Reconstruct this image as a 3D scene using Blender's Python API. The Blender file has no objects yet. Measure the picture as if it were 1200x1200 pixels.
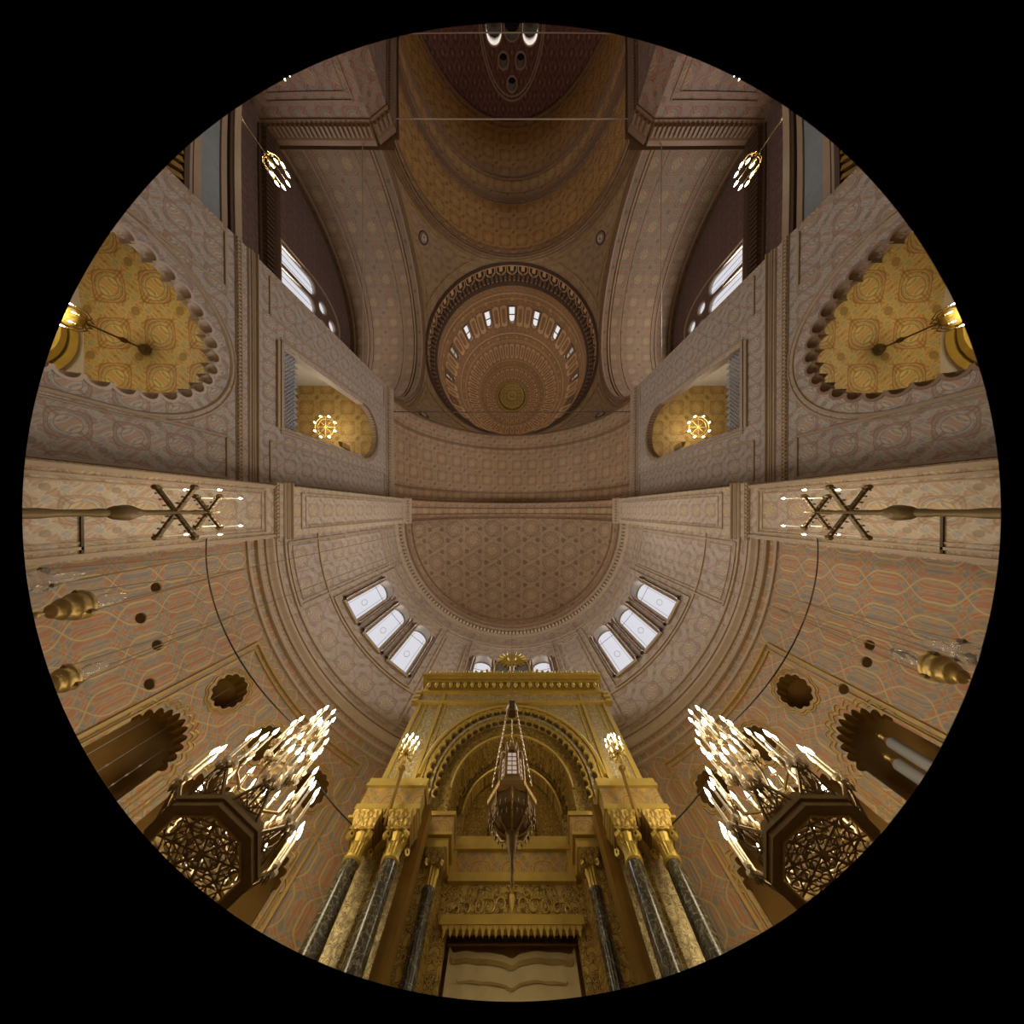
import bpy, math, random
from mathutils import Vector, Matrix
from mathutils.geometry import delaunay_2d_cdt
random.seed(7)
# ---------------------------------------------------------------- units
# Lengths below are in U (1 U = 3.5 cm), measured from the camera's eye point, +y towards the ark, +z up.
S = 0.035
EYE = 1.6
PI = math.pi
HS = 303.0           # height of the arch springing above the eye

def P(x, y, z):
    return Vector((x * S, y * S, z * S + EYE))

scene = bpy.context.scene
COL = scene.collection
# ---------------------------------------------------------------- camera: rectilinear ultra-wide lens with a round image circle
cam = bpy.data.cameras.new('camera')
camo = bpy.data.objects.new('camera', cam)
COL.objects.link(camo)
cam.type = 'PANO'
cam.sensor_width = 36.0
cam.sensor_height = 36.0
cam.sensor_fit = 'HORIZONTAL'
cam.lens = 303 * 0.03
cam.clip_start = 0.01
cam.clip_end = 200
cy = cam.cycles if hasattr(cam, 'cycles') and hasattr(cam.cycles, 'panorama_type') else cam
def setcam(k, v):
    for o in (cam, getattr(cam, 'cycles', None)):
        if o is not None and hasattr(o, k):
            try:
                setattr(o, k, v)
            except Exception:
                pass
setcam('panorama_type', 'FISHEYE_LENS_POLYNOMIAL')
setcam('fisheye_fov', 2 * math.atan(575.5 / 303))
KS = (0.0, -0.11642451817510352, 0.0029355931623519615, 7.564371595886177e-05, -3.847151429689499e-06)
for i, k in enumerate(KS):
    setcam('fisheye_polynomial_k%d' % i, k)
camo.location = (0, 0, EYE)
# looking up (-Z of the camera -> +Z), image up -> -Y ; small tilt puts the zenith at y = 598
camo.matrix_world = Matrix.Translation((0, 0, EYE)) @ Matrix(((1, 0, 0), (0, -1, 0), (0, 0, -1))).to_4x4() @ Matrix.Rotation(math.atan(-2 / 303), 4, 'X')
scene.camera = camo

# ---------------------------------------------------------------- world, colour management
w = bpy.data.worlds.new('world')
scene.world = w
w.use_nodes = True
w.node_tree.nodes['Background'].inputs[0].default_value = (0.55, 0.62, 0.75, 1)
w.node_tree.nodes['Background'].inputs[1].default_value = 1.0
scene.view_settings.view_transform = 'Standard'
scene.view_settings.look = 'None'
scene.view_settings.exposure = -0.1
scene.view_settings.gamma = 1.0
scene.view_settings.use_curve_mapping = False
BULB = 14.0          # candle bulbs
LAMP = 0.38           # scale of all lamp point lights

# ---------------------------------------------------------------- daylight entering at the windows
def daylight(pos, facing, sx, sy, power, color=(1.0, 0.98, 1.0)):
    l = bpy.data.lights.new('daylight', 'AREA'); l.shape = 'RECTANGLE'; l.size = sx * S; l.size_y = sy * S
    l.energy = power; l.color = color
    o = bpy.data.objects.new('daylight', l); COL.objects.link(o)
    z = -Vector(facing).normalized()
    x = Vector((0, 0, 1)).cross(z); x = x.normalized() if x.length > 1e-4 else Vector((1, 0, 0))
    y = z.cross(x)
    o.matrix_world = Matrix.Translation(P(*pos)) @ Matrix((x, y, z)).transposed().to_4x4()
for ad in (27.7, 39.3, 50.8, 78.4, 90.0, 101.6, 129.2, 140.7, 152.3):
    r = math.radians(ad)
    daylight((-129.0 * math.cos(r), 12 + 129.0 * math.sin(r), 214), (math.cos(r), -math.sin(r), 0), 14.6, 58, 60)
daylight((-273.5, -280, 350), (1, 0, -0.1), 74, 80, 270)
daylight((273.5, -280, 350), (-1, 0, -0.1), 74, 80, 420)
for x in (-25, 25):
    daylight((x, -669, 352), (0, 1, 0), 14, 24, 14)
for k in range(16):
    r = 2 * PI * k / 16 + PI / 2
    daylight((124 * math.cos(r), -280 + 124 * math.sin(r), 546), (-math.cos(r), -math.sin(r), 0.0), 9, 26, 9 if math.sin(r) < -0.3 else 7, (1.0, 0.94, 0.86))

# ---------------------------------------------------------------- materials
def lin(c):
    return tuple(((v / 255) / 12.92 if v / 255 <= 0.04045 else ((v / 255 + 0.055) / 1.055) ** 2.4) for v in c) + (1.0,)

class NT:
    def __init__(self, name):
        self.mat = bpy.data.materials.new(name)
        self.mat.use_nodes = True
        self.t = self.mat.node_tree
        self.b = self.t.nodes['Principled BSDF']
    def node(self, typ):
        return self.t.nodes.new(typ)
    def link(self, a, b):
        self.t.links.new(a, b)
    def setin(self, sock, v):
        if hasattr(v, 'is_output'):
            self.link(v, sock)
        else:
            sock.default_value = v
    def math(self, op, a, b=None):
        n = self.node('ShaderNodeMath'); n.operation = op
        self.setin(n.inputs[0], a)
        if b is not None:
            self.setin(n.inputs[1], b)
        return n.outputs[0]
    def dot(self, co, d):
        n = self.node('ShaderNodeVectorMath'); n.operation = 'DOT_PRODUCT'
        self.link(co, n.inputs[0]); n.inputs[1].default_value = d
        return n.outputs['Value']
    def mix(self, f, a, b, mode='MIX'):
        n = self.node('ShaderNodeMix'); n.data_type = 'RGBA'; n.blend_type = mode
        self.setin(n.inputs[0], f); self.setin(n.inputs[6], a); self.setin(n.inputs[7], b)
        return n.outputs[2]
    def ramp(self, v, stops, interp='CONSTANT'):
        n = self.node('ShaderNodeValToRGB')
        r = n.color_ramp; r.interpolation = interp
        while len(r.elements) > 1:
            r.elements.remove(r.elements[-1])
        r.elements[0].position = stops[0][0]; r.elements[0].color = stops[0][1]
        for p, c in stops[1:]:
            e = r.elements.new(p); e.color = c
        self.link(v, n.inputs[0])
        return n.outputs[0]
    def coord(self, kind):
        n = self.node('ShaderNodeTexCoord')
        return n.outputs['UV'] if kind == 'uv' else n.outputs['Object']
    def noise(self, co, scale, detail=3):
        n = self.node('ShaderNodeTexNoise')
        self.link(co, n.inputs['Vector']); n.inputs['Scale'].default_value = scale; n.inputs['Detail'].default_value = detail
        return n.outputs['Fac']
    def bump(self, h, strength, dist=0.02):
        n = self.node('ShaderNodeBump'); n.inputs['Strength'].default_value = strength; n.inputs['Distance'].default_value = dist
        self.link(h, n.inputs['Height'])
        self.link(n.outputs[0], self.b.inputs['Normal'])

def axes2(kind):
    if kind == 'uv' or kind == 'xy':
        return Vector((1, 0, 0)), Vector((0, 1, 0))
    if kind == 'xz':
        return Vector((1, 0, 0)), Vector((0, 0, 1))
    return Vector((0, 1, 0)), Vector((0, 0, 1))

def cosum(T, co, kind, scale, n=4, rot=0.0):
    e1, e2 = axes2(kind)
    if kind != 'uv':
        scale = scale / S
    out = None
    for k in range(n):
        a = rot + k * PI / n
        d = (e1 * math.cos(a) + e2 * math.sin(a)) * scale
        c = T.math('COSINE', T.dot(co, d))
        out = c if out is None else T.math('ADD', out, c)
    return T.math('ADD', T.math('DIVIDE', out, 2.0 * n), 0.5)

def finish(T, col, rough, metal=0.0, height=None, bstr=0.25, patina=0.25, spec=0.3):
    obj = T.coord('obj')
    n1 = T.noise(obj, 0.7, 4)
    n2 = T.noise(obj, 9.0, 3)
    nn = T.math('ADD', T.math('MULTIPLY', n1, 0.6), T.math('MULTIPLY', n2, 0.4))
    g = T.ramp(nn, [(0.25, (1 - patina,) * 3 + (1,)), (0.75, (1 + patina * 0.5,) * 3 + (1,))], 'LINEAR')
    col = T.mix(1.0, col, g, 'MULTIPLY')
    T.link(col, T.b.inputs['Base Color'])
    T.b.inputs['Roughness'].default_value = rough
    T.b.inputs['Metallic'].default_value = metal
    T.b.inputs['Specular IOR Level'].default_value = spec
    if height is not None:
        T.bump(height, bstr)
    return T.mat

def lattice(T, co, kind, scale, dirs, rot=0.0):
    e1, e2 = axes2(kind)
    if kind != 'uv':
        scale = scale / S
    out = None; tot = 0
    for (p, q, wt) in dirs:
        d = (e1 * p + e2 * q) * scale
        c = T.math('MULTIPLY', T.math('COSINE', T.dot(co, d)), wt)
        out = c if out is None else T.math('ADD', out, c)
        tot += wt
    return T.math('ADD', T.math('DIVIDE', out, 2.0 * tot), 0.5)

def band(T, v, c, w):
    return T.math('LESS_THAN', T.math('ABSOLUTE', T.math('SUBTRACT', v, c)), w)

STAR = ((1, 0, 1), (0, 1, 1), (1, 1, 0.8), (1, -1, 0.8))
STAR2 = ((3, 1, 1), (-1, 3, 1), (3, -1, 1), (1, 3, 1))
HEX = ((1, 0, 1), (0.5, 0.866, 1), (-0.5, 0.866, 1))
HEX2 = ((2, 1.732, 1), (-2, 1.732, 1), (2.5, -0.866, 1), (2.5, 0.866, 1), (0.5, 2.598, 1), (-0.5, 2.598, 1))

def ornament(name, bg, a, b, c, line, scale=0.4, kind='uv', rough=0.6, metal=0.0, hexa=False, bstr=0.2, spec=0.3, lw=0.016, fine=0.5, warp=0.55):
    """stencilled interlace: star lattice of outlined coloured fields, filled with curling filigree"""
    T = NT(name); co = T.coord(kind)
    bg, a, b, c, line = [lin(v) for v in (bg, a, b, c, line)]
    e1, e2 = axes2(kind)
    sc = scale if kind == 'uv' else scale / S
    u = T.dot(co, e1 * sc); w = T.dot(co, e2 * sc)
    def cs(x):
        return T.math('COSINE', x)
    def comb(p, q, x, y):
        return T.math('ADD', T.math('MULTIPLY', x, p), T.math('MULTIPLY', y, q))
    def ssum(dirs, x, y):
        out = None; tot = 0
        for p, q, wt in dirs:
            t = T.math('MULTIPLY', cs(comb(p, q, x, y)), wt)
            out = t if out is None else T.math('ADD', out, t)
            tot += wt
        return T.math('ADD', T.math('DIVIDE', out, 2.0 * tot), 0.5)
    v = ssum(HEX if hexa else STAR, u, w)
    u2 = T.math('ADD', u, T.math('MULTIPLY', T.math('SINE', T.math('MULTIPLY', w, 2.0)), warp))
    w2 = T.math('ADD', w, T.math('MULTIPLY', T.math('SINE', T.math('MULTIPLY', u, 2.0)), warp))
    v2 = ssum(HEX2 if hexa else STAR2, u2, w2)
    v3 = ssum(((2, 2, 1), (2, -2, 1), (3, 0, 0.7), (0, 3, 0.7)), u2, w2)
    col = T.ramp(v, [(0, b), (0.26, bg), (0.45, a), (0.56, bg), (0.74, c)])
    col = T.mix(T.math('MULTIPLY', T.math('GREATER_THAN', v3, 0.62), 0.6), col, a)
    col = T.mix(T.math('MULTIPLY', T.math('LESS_THAN', v3, 0.36), 0.55), col, b)
    col = T.mix(T.math('MULTIPLY', band(T, v3, 0.62, 0.03), 0.5), col, c)
    fil = T.math('LESS_THAN', T.math('ABSOLUTE', T.math('SINE', T.math('MULTIPLY', v2, 12.0))), 0.38)
    col = T.mix(T.math('MULTIPLY', fil, fine), col, line)
    ls = band(T, v, 0.26, lw)
    for k in (0.45, 0.56, 0.74):
        ls = T.math('MAXIMUM', ls, band(T, v, k, lw))
    col = T.mix(T.math('MULTIPLY', ls, 0.7), col, line)
    return finish(T, col, rough, metal, v2, bstr, spec=spec)

def ogee(name, bg, a, b, line, su=0.1, sv=0.075, kind='uv', rough=0.6):
    """net of interlacing ogee stems with red and blue-grey leaves inside the meshes"""
    T = NT(name); co = T.coord(kind)
    bg, a, b, line = [lin(v) for v in (bg, a, b, line)]
    e1, e2 = axes2(kind)
    k = 1 if kind == 'uv' else 1 / S
    u = T.dot(co, e1 * su * k); vv = T.dot(co, e2 * sv * k)
    w1 = T.math('ADD', T.math('MULTIPLY', T.math('SINE', vv), 1.1), T.math('MULTIPLY', T.math('SINE', T.math('MULTIPLY', vv, 3.0)), 0.16))
    p = T.math('ADD', u, w1); q = T.math('SUBTRACT', u, w1)
    def si(x, m):
        return T.math('SINE', T.math('MULTIPLY', x, m))
    l1 = T.math('MINIMUM', T.math('ABSOLUTE', si(p, 1.0)), T.math('ABSOLUTE', si(q, 1.0)))
    l2 = T.math('MINIMUM', T.math('ABSOLUTE', si(p, 2.0)), T.math('ABSOLUTE', T.math('SINE', T.math('ADD', T.math('MULTIPLY', q, 2.0), 0.8))))
    f1 = T.math('MULTIPLY', si(p, 3.0), si(q, 4.0))
    f2 = T.math('MULTIPLY', si(T.math('ADD', p, vv), 5.0), si(q, 6.0))
    col = T.mix(T.math('MULTIPLY', T.math('GREATER_THAN', f1, 0.42), 0.7), bg, a)
    col = T.mix(T.math('MULTIPLY', T.math('LESS_THAN', f1, -0.5), 0.8), col, b)
    col = T.mix(T.math('MULTIPLY', T.math('GREATER_THAN', f2, 0.55), 0.45), col, b)
    col = T.mix(T.math('MULTIPLY', T.math('LESS_THAN', f2, -0.6), 0.4), col, a)
    col = T.mix(T.math('MULTIPLY', T.math('LESS_THAN', l2, 0.07), 0.5), col, line)
    col = T.mix(T.math('MULTIPLY', T.math('LESS_THAN', l1, 0.048), 0.9), col, line)
    return finish(T, col, rough, 0.0, f1, 0.1)

def diaper(name, bg, line, dot, scale=0.35, kind='uv', rough=0.7):
    T = NT(name); co = T.coord(kind)
    bg, line, dot = [lin(v) for v in (bg, line, dot)]
    e1, e2 = axes2(kind); k = scale * (1 if kind == 'uv' else 1 / S)
    a = T.math('ABSOLUTE', T.math('SINE', T.dot(co, (e1 + e2 * 0.55) * k)))
    b = T.math('ABSOLUTE', T.math('SINE', T.dot(co, (e1 - e2 * 0.55) * k)))
    m = T.math('MINIMUM', a, b); mx = T.math('MAXIMUM', a, b)
    col = T.mix(T.math('LESS_THAN', m, 0.1), bg, line)
    col = T.mix(T.math('GREATER_THAN', T.math('ADD', a, b), 1.93), col, dot)
    f = cosum(T, co, kind, scale * 4, 4)
    col = T.mix(T.math('MULTIPLY', T.math('GREATER_THAN', f, 0.55), 0.35), col, line)
    return finish(T, col, rough, 0.0, mx, 0.15)

def plain(name, c, rough=0.6, metal=0.0, patina=0.25, bscale=None, spec=0.3, bstr=0.2):
    T = NT(name)
    h = None
    if bscale:
        h = T.noise(T.coord('obj'), bscale, 5)
    col = T.mix(0.0, lin(c), lin(c))
    return finish(T, col, rough, metal, h, bstr, patina, spec)

def carved(name, c, dark, scale=1.2, kind='xz', rough=0.45, metal=0.5, bstr=0.6, n=4):
    """carved, gilded filigree: raised bands over a darker ground"""
    T = NT(name); co = T.coord(kind)
    v = cosum(T, co, kind, scale, n); v2 = cosum(T, co, kind, scale * 2.3, n, 0.39)
    h = T.math('ADD', T.math('MULTIPLY', v, 0.6), T.math('MULTIPLY', v2, 0.4))
    col = T.ramp(h, [(0, lin(c)), (0.37, lin(dark)), (0.425, lin(c)), (0.46, lin(dark)), (0.5, lin(c)), (0.545, lin(dark)), (0.585, lin(c)), (0.65, lin(dark)), (0.7, lin(c))])
    return finish(T, col, rough, metal, h, bstr)

def emit(name, c, strength):
    T = NT(name)
    T.b.inputs['Base Color'].default_value = (0.03, 0.03, 0.03, 1)
    T.b.inputs['Emission Color'].default_value = tuple(c) + (1,)
    T.b.inputs['Emission Strength'].default_value = strength
    return T.mat

M = {}
M['wall_fore'] = ornament('painted_arabesque_grey', (178, 166, 150), (168, 134, 116), (146, 146, 146), (190, 172, 148), (128, 114, 102), 0.46)
M['wall_apse'] = ornament('painted_arabesque_apse', (174, 158, 138), (166, 136, 114), (150, 146, 142), (186, 166, 134), (128, 112, 98), 0.36)
M['apse_low'] = ogee('painted_ogee_net', (160, 136, 102), (168, 106, 74), (128, 122, 116), (192, 166, 108), 0.27, 0.3)
M['pier'] = ornament('painted_scrolls_pier', (188, 170, 146), (178, 144, 118), (152, 150, 148), (200, 176, 128), (142, 122, 98), 0.52)
M['dome'] = ornament('dome_stucco', (158, 118, 80), (152, 110, 74), (144, 110, 78), (164, 126, 84), (118, 86, 58), 0.4)
M['pend'] = ornament('pendentive_paint', (150, 120, 82), (152, 106, 72), (130, 120, 92), (164, 134, 88), (104, 80, 54), 0.26)
M['vault_fore'] = ornament('vault_rosettes', (172, 144, 112), (180, 126, 86), (114, 120, 108), (190, 164, 118), (112, 90, 68), 0.24)
M['half_dome'] = ornament('apse_vault_circles', (168, 140, 108), (170, 140, 108), (160, 136, 110), (176, 148, 112), (112, 84, 62), 0.19, hexa=True, lw=0.02, fine=0.45)
M['vault_arm'] = ornament('arm_vault_paint', (118, 94, 66), (132, 92, 62), (92, 94, 82), (140, 114, 76), (80, 62, 46), 0.22)
M['vault_west'] = ornament('west_vault_paint', (196, 148, 84), (184, 128, 68), (160, 130, 80), (210, 166, 92), (104, 76, 44), 0.22)
M['diaper'] = diaper('maroon_diaper', (104, 62, 50), (136, 96, 84), (150, 110, 92), 0.22)
M['gallery'] = ornament('gallery_wall_paint', (116, 94, 88), (120, 86, 78), (100, 90, 90), (130, 106, 92), (84, 66, 62), 0.4)
M['west_wall'] = ornament('arm_wall_paint', (140, 112, 90), (146, 98, 78), (118, 114, 108), (160, 128, 92), (98, 74, 60), 0.22)
M['trim'] = plain('stone_trim', (166, 144, 118), 0.5, 0, 0.2, 14)
M['trim_brown'] = plain('brown_trim', (130, 100, 74), 0.5, 0, 0.2, 14)
M['trim_dark'] = plain('dark_trim', (84, 62, 46), 0.55, 0, 0.2, 14)
M['trim_gold'] = plain('gilt_moulding', (176, 146, 84), 0.4, 0.35, 0.25, 14)
M['blue_band'] = plain('blue_grey_band', (140, 146, 148), 0.55, 0, 0.25, 14)
M['gold'] = plain('gilding', (196, 168, 80), 0.46, 0.45, 0.3, 30, spec=0.5)
M['gold_fil'] = carved('gilded_filigree', (200, 172, 92), (122, 100, 60), 1.5)
M['gold_fil_grey'] = carved('gilded_filigree_grey', (200, 182, 132), (140, 124, 94), 1.7, metal=0.25)
M['gold_fil_fine'] = carved('gilded_filigree_fine', (186, 156, 78), (116, 92, 50), 2.2)
M['gold_paint'] = ornament('gold_ceiling_paint', (200, 172, 108), (200, 150, 98), (168, 160, 124), (216, 188, 118), (134, 106, 56), 0.28, lw=0.02)
M['gold_panel'] = ornament('gilded_panel', (176, 150, 100), (158, 116, 80), (128, 126, 112), (190, 160, 92), (200, 168, 84), 0.6, kind='xz', metal=0.2)
M['dark_gold'] = plain('aged_gold', (150, 116, 50), 0.45, 0.5, 0.35, 30)
M['bronze'] = plain('dark_bronze', (120, 98, 60), 0.5, 0.5, 0.35, 40)
M['brass'] = plain('brass', (170, 142, 84), 0.42, 0.6, 0.3, 40)
M['iron'] = plain('iron', (70, 58, 46), 0.5, 0.6)
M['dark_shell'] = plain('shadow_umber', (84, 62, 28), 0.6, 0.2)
M['dome_rib'] = plain('lightened_stucco_rib', (192, 150, 106), 0.5, 0, 0.25, 14)  # lighter than the dome ground, relief shading put into the colour
M['dome_boss'] = ornament('dome_boss_gilding', (176, 146, 74), (160, 128, 64), (150, 128, 76), (184, 156, 84), (112, 88, 40), 0.4, kind='xy')
M['void'] = plain('dim_loft_plaster', (160, 122, 62), 0.8)
M['wood'] = plain('dark_wood', (74, 52, 36), 0.6, 0, 0.3, 20)
M['plaster'] = plain('pale_plaster', (196, 188, 178), 0.8, 0, 0.15)
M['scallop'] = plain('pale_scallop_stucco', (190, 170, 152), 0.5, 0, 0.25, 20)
M['scallop_dark'] = plain('darker_scallop_stucco', (140, 112, 88), 0.5, 0, 0.25, 20)
M['candle'] = plain('ivory_candle', (236, 224, 196), 0.5, 0, 0.1)
M['silver'] = plain('pipe_metal', (200, 196, 186), 0.35, 0.5, 0.2)
M['floor'] = plain('stone_floor', (190, 168, 136), 0.5, 0, 0.2)  # unseen floor, tone lightened to bounce light up onto the dome
M['screen'] = plain('grey_lattice', (150, 150, 152), 0.6, 0, 0.3)
M['pane'] = emit('daylit_glass', (0.94, 0.93, 1.0), 0.78)
M['pane_dome'] = emit('daylit_dome_glass', (1.0, 0.97, 0.95), 0.85)
M['pane_dome_side'] = emit('dimmed_dome_glass', (1.0, 0.86, 0.66), 0.32)  # same dome glass, weaker daylight of the side windows set into its glow
M['pane_dim'] = plain('dark_stained_glass', (34, 26, 16), 0.3)
M['bulb'] = emit('lit_bulb', (1.0, 0.86, 0.62), BULB)
M['bulb_soft'] = emit('lit_frosted_glass', (1.0, 0.8, 0.5), 2.0)
M['lantern_glass'] = emit('lit_lantern_glass', (1.0, 0.75, 0.6), 0.5)
T = NT('clear_lamp_glass')
T.b.inputs['Base Color'].default_value = (0.9, 0.9, 0.88, 1); T.b.inputs['Roughness'].default_value = 0.05
T.b.inputs['Transmission Weight'].default_value = 0.9; T.b.inputs['IOR'].default_value = 1.3
M['glass'] = T.mat
T = NT('veined_marble'); co = T.coord('obj')
dn = T.node('ShaderNodeTexNoise'); dn.inputs['Scale'].default_value = 11; dn.inputs['Distortion'].default_value = 2.5; dn.inputs['Detail'].default_value = 6
T.link(co, dn.inputs['Vector'])
vv = T.math('ABSOLUTE', T.math('SUBTRACT', dn.outputs['Fac'], 0.5))
mcol = T.ramp(vv, [(0, lin((150, 142, 116))), (0.012, lin((96, 90, 70))), (0.05, lin((64, 60, 46))), (0.4, lin((44, 42, 33)))], 'LINEAR')
M['marble'] = finish(T, mcol, 0.18, 0, None, 0, 0.2, 0.6)
T = NT('cream_curtain'); co = T.coord('obj')
M['curtain'] = plain('cream_curtain_cloth', (222, 206, 158), 0.85, 0, 0.12, 60)
M['curtain_band'] = plain('curtain_gold_braid', (186, 160, 96), 0.6, 0.2, 0.2, 60)

# ---------------------------------------------------------------- mesh builder (all coordinates in U)
WM = {}
class MB:
    def __init__(self):
        self.v = []; self.f = []; self.uv = {}
    def add(self, vs, fs, uvs=None):
        o = len(self.v)
        self.v += [Vector(p) for p in vs]
        for i, f in enumerate(fs):
            if uvs is not None:
                self.uv[len(self.f)] = [uvs[k] for k in f]
            self.f.append([k + o for k in f])
        return self
    def box(self, lo, hi):
        x0, y0, z0 = lo; x1, y1, z1 = hi
        vs = [(x, y, z) for z in (z0, z1) for y in (y0, y1) for x in (x0, x1)]
        return self.add(vs, [(0, 2, 3, 1), (4, 5, 7, 6), (0, 1, 5, 4), (2, 6, 7, 3), (0, 4, 6, 2), (1, 3, 7, 5)])
    def obox(self, c, ax, half):
        c = Vector(c); a, b, d = [Vector(k).normalized() for k in ax]
        vs = [c + a * half[0] * i + b * half[1] * j + d * half[2] * k for k in (-1, 1) for j in (-1, 1) for i in (-1, 1)]
        return self.add(vs, [(0, 2, 3, 1), (4, 5, 7, 6), (0, 1, 5, 4), (2, 6, 7, 3), (0, 4, 6, 2), (1, 3, 7, 5)])
    def grid(self, fn, us, vs, uvfn=None, closed=False):
        pts = []; uvs = []
        for a in us:
            for b in vs:
                pts.append(fn(a, b)); uvs.append(uvfn(a, b) if uvfn else (a, b))
        nv = len(vs); fs = []
        for i in range(len(us) - 1):
            for j in range(nv - 1):
                fs.append((i * nv + j, (i + 1) * nv + j, (i + 1) * nv + j + 1, i * nv + j + 1))
        return self.add(pts, fs, uvs)
    def lathe(self, prof, c=(0, 0, 0), n=12, a0=0, a1=2 * PI, axis=(0, 0, 1)):
        c = Vector(c); ax = Vector(axis).normalized()
        e1 = ax.orthogonal().normalized() if abs(ax.z) < 0.999 else Vector((1, 0, 0))
        e2 = ax.cross(e1)
        full = abs(a1 - a0 - 2 * PI) < 1e-6
        m = n if full else n + 1
        pts = []
        for r, z in prof:
            for k in range(m):
                a = a0 + (a1 - a0) * k / n
                pts.append(c + ax * z + (e1 * math.cos(a) + e2 * math.sin(a)) * r)
        fs = []
        for i in range(len(prof) - 1):
            for k in range(n):
                k2 = (k + 1) % m
                fs.append((i * m + k, i * m + k2, (i + 1) * m + k2, (i + 1) * m + k))
        return self.add(pts, fs)
    def tube(self, path, r, n=6, cap=True):
        path = [Vector(p) for p in path]
        rs = r if isinstance(r, (list, tuple)) else [r] * len(path)
        pts = []; up = None
        for i, p in enumerate(path):
            t = (path[min(i + 1, len(path) - 1)] - path[max(i - 1, 0)]).normalized()
            if up is None:
                up = t.orthogonal().normalized()
            up = (up - t * up.dot(t)).normalized()
            b = t.cross(up)
            for k in range(n):
                a = 2 * PI * k / n
                pts.append(p + (up * math.cos(a) + b * math.sin(a)) * rs[i])
        fs = []
        for i in range(len(path) - 1):
            for k in range(n):
                k2 = (k + 1) % n
                fs.append((i * n + k, i * n + k2, (i + 1) * n + k2, (i + 1) * n + k))
        if cap:
            fs.append(tuple(range(n))[::-1]); fs.append(tuple((len(path) - 1) * n + k for k in range(n)))
        return self.add(pts, fs)
    def sweep(self, prof, frames, closed=True):
        """prof: [(a,b)], frames: list of (origin, ea, eb)"""
        m = len(prof); pts = []
        for o, ea, eb in frames:
            o = Vector(o); ea = Vector(ea); eb = Vector(eb)
            for a, b in prof:
                pts.append(o + ea * a + eb * b)
        fs = []
        for i in range(len(frames) - 1):
            for k in range(m if closed else m - 1):
                k2 = (k + 1) % m
                fs.append((i * m + k, i * m + k2, (i + 1) * m + k2, (i + 1) * m + k))
        if closed:
            fs.append(tuple(range(m))[::-1]); fs.append(tuple((len(frames) - 1) * m + k for k in range(m)))
        return self.add(pts, fs)
    def arch(self, c, e1, e2, nrm, R, prof, a0=0, a1=PI, n=32):
        """moulding along an arc; prof is (dr, dn)"""
        c = Vector(c); e1 = Vector(e1); e2 = Vector(e2); nrm = Vector(nrm)
        fr = []
        for k in range(n + 1):
            a = a0 + (a1 - a0) * k / n
            d = e1 * math.cos(a) + e2 * math.sin(a)
            fr.append((c + d * R, d, nrm))
        return self.sweep(prof, fr)
    def line(self, p, q, ea, eb, prof):
        return self.sweep(prof, [(p, ea, eb), (q, ea, eb)])
    def mesh(self, name, mat, origin=(0, 0, 0), smooth=False):
        me = bpy.data.meshes.new(name)
        o = Vector(origin)
        me.from_pydata([tuple((p - o) * S) for p in self.v], [], self.f)
        if self.uv:
            l = me.uv_layers.new(name='UVMap')
            for pi, poly in enumerate(me.polygons):
                u = self.uv.get(pi)
                if u:
                    for k, li in enumerate(poly.loop_indices):
                        l.data[li].uv = u[k]
        if smooth:
            me.polygons.foreach_set('use_smooth', [True] * len(me.polygons))
        if mat is not None:
            me.materials.append(M[mat] if isinstance(mat, str) else mat)
        me.update()
        return me
    def build(self, name, mat, parent=None, origin=None, smooth=False):
        if origin is None:
            xs = [p.x for p in self.v]; ys = [p.y for p in self.v]; zs = [p.z for p in self.v]
            origin = ((min(xs) + max(xs)) / 2, (min(ys) + max(ys)) / 2, min(zs))
        return inst(self.mesh(name, mat, origin, smooth), name, parent, origin)

def inst(me, name, parent=None, origin=(0, 0, 0), axes=None, scale=1.0):
    ob = bpy.data.objects.new(name, me)
    COL.objects.link(ob)
    Wm = Matrix.Translation(P(*origin))
    if axes is not None:
        R = Matrix([Vector(a) for a in axes]).transposed().to_4x4()
        Wm = Wm @ R
    if scale != 1.0:
        Wm = Wm @ Matrix.Scale(scale, 4)
    WM[ob] = Wm
    if parent is not None:
        ob.parent = parent
        ob.matrix_basis = WM[parent].inverted() @ Wm
    else:
        ob.matrix_basis = Wm
    return ob

def tag(o, label, cat, group=None, kind=None):
    o['label'] = label; o['category'] = cat
    if group:
        o['group'] = group
    if kind:
        o['kind'] = kind
    return o

def struct(o, label, cat='wall'):
    return tag(o, label, cat, None, 'structure')

def empty(name, origin):
    return inst(None, name, None, origin)

def lightpt(name, pos, power, color=(1.0, 0.84, 0.54), radius=0.12, parent=None):
    l = bpy.data.lights.new(name, 'POINT'); l.energy = power * LAMP; l.color = color; l.shadow_soft_size = radius
    o = bpy.data.objects.new(name, l); COL.objects.link(o)
    Wm = Matrix.Translation(P(*pos))
    if parent is not None:
        o.parent = parent; o.matrix_basis = WM[parent].inverted() @ Wm
    else:
        o.matrix_basis = Wm
    return o

def span(a, b, n):
    return [a + (b - a) * k / n for k in range(n + 1)]

def inside(p, poly):
    x, y = p; c = False; j = len(poly) - 1
    for i in range(len(poly)):
        xi, yi = poly[i]; xj, yj = poly[j]
        if (yi > y) != (yj > y) and x < (xj - xi) * (y - yi) / (yj - yi) + xi:
            c = not c
        j = i
    return c

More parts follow.
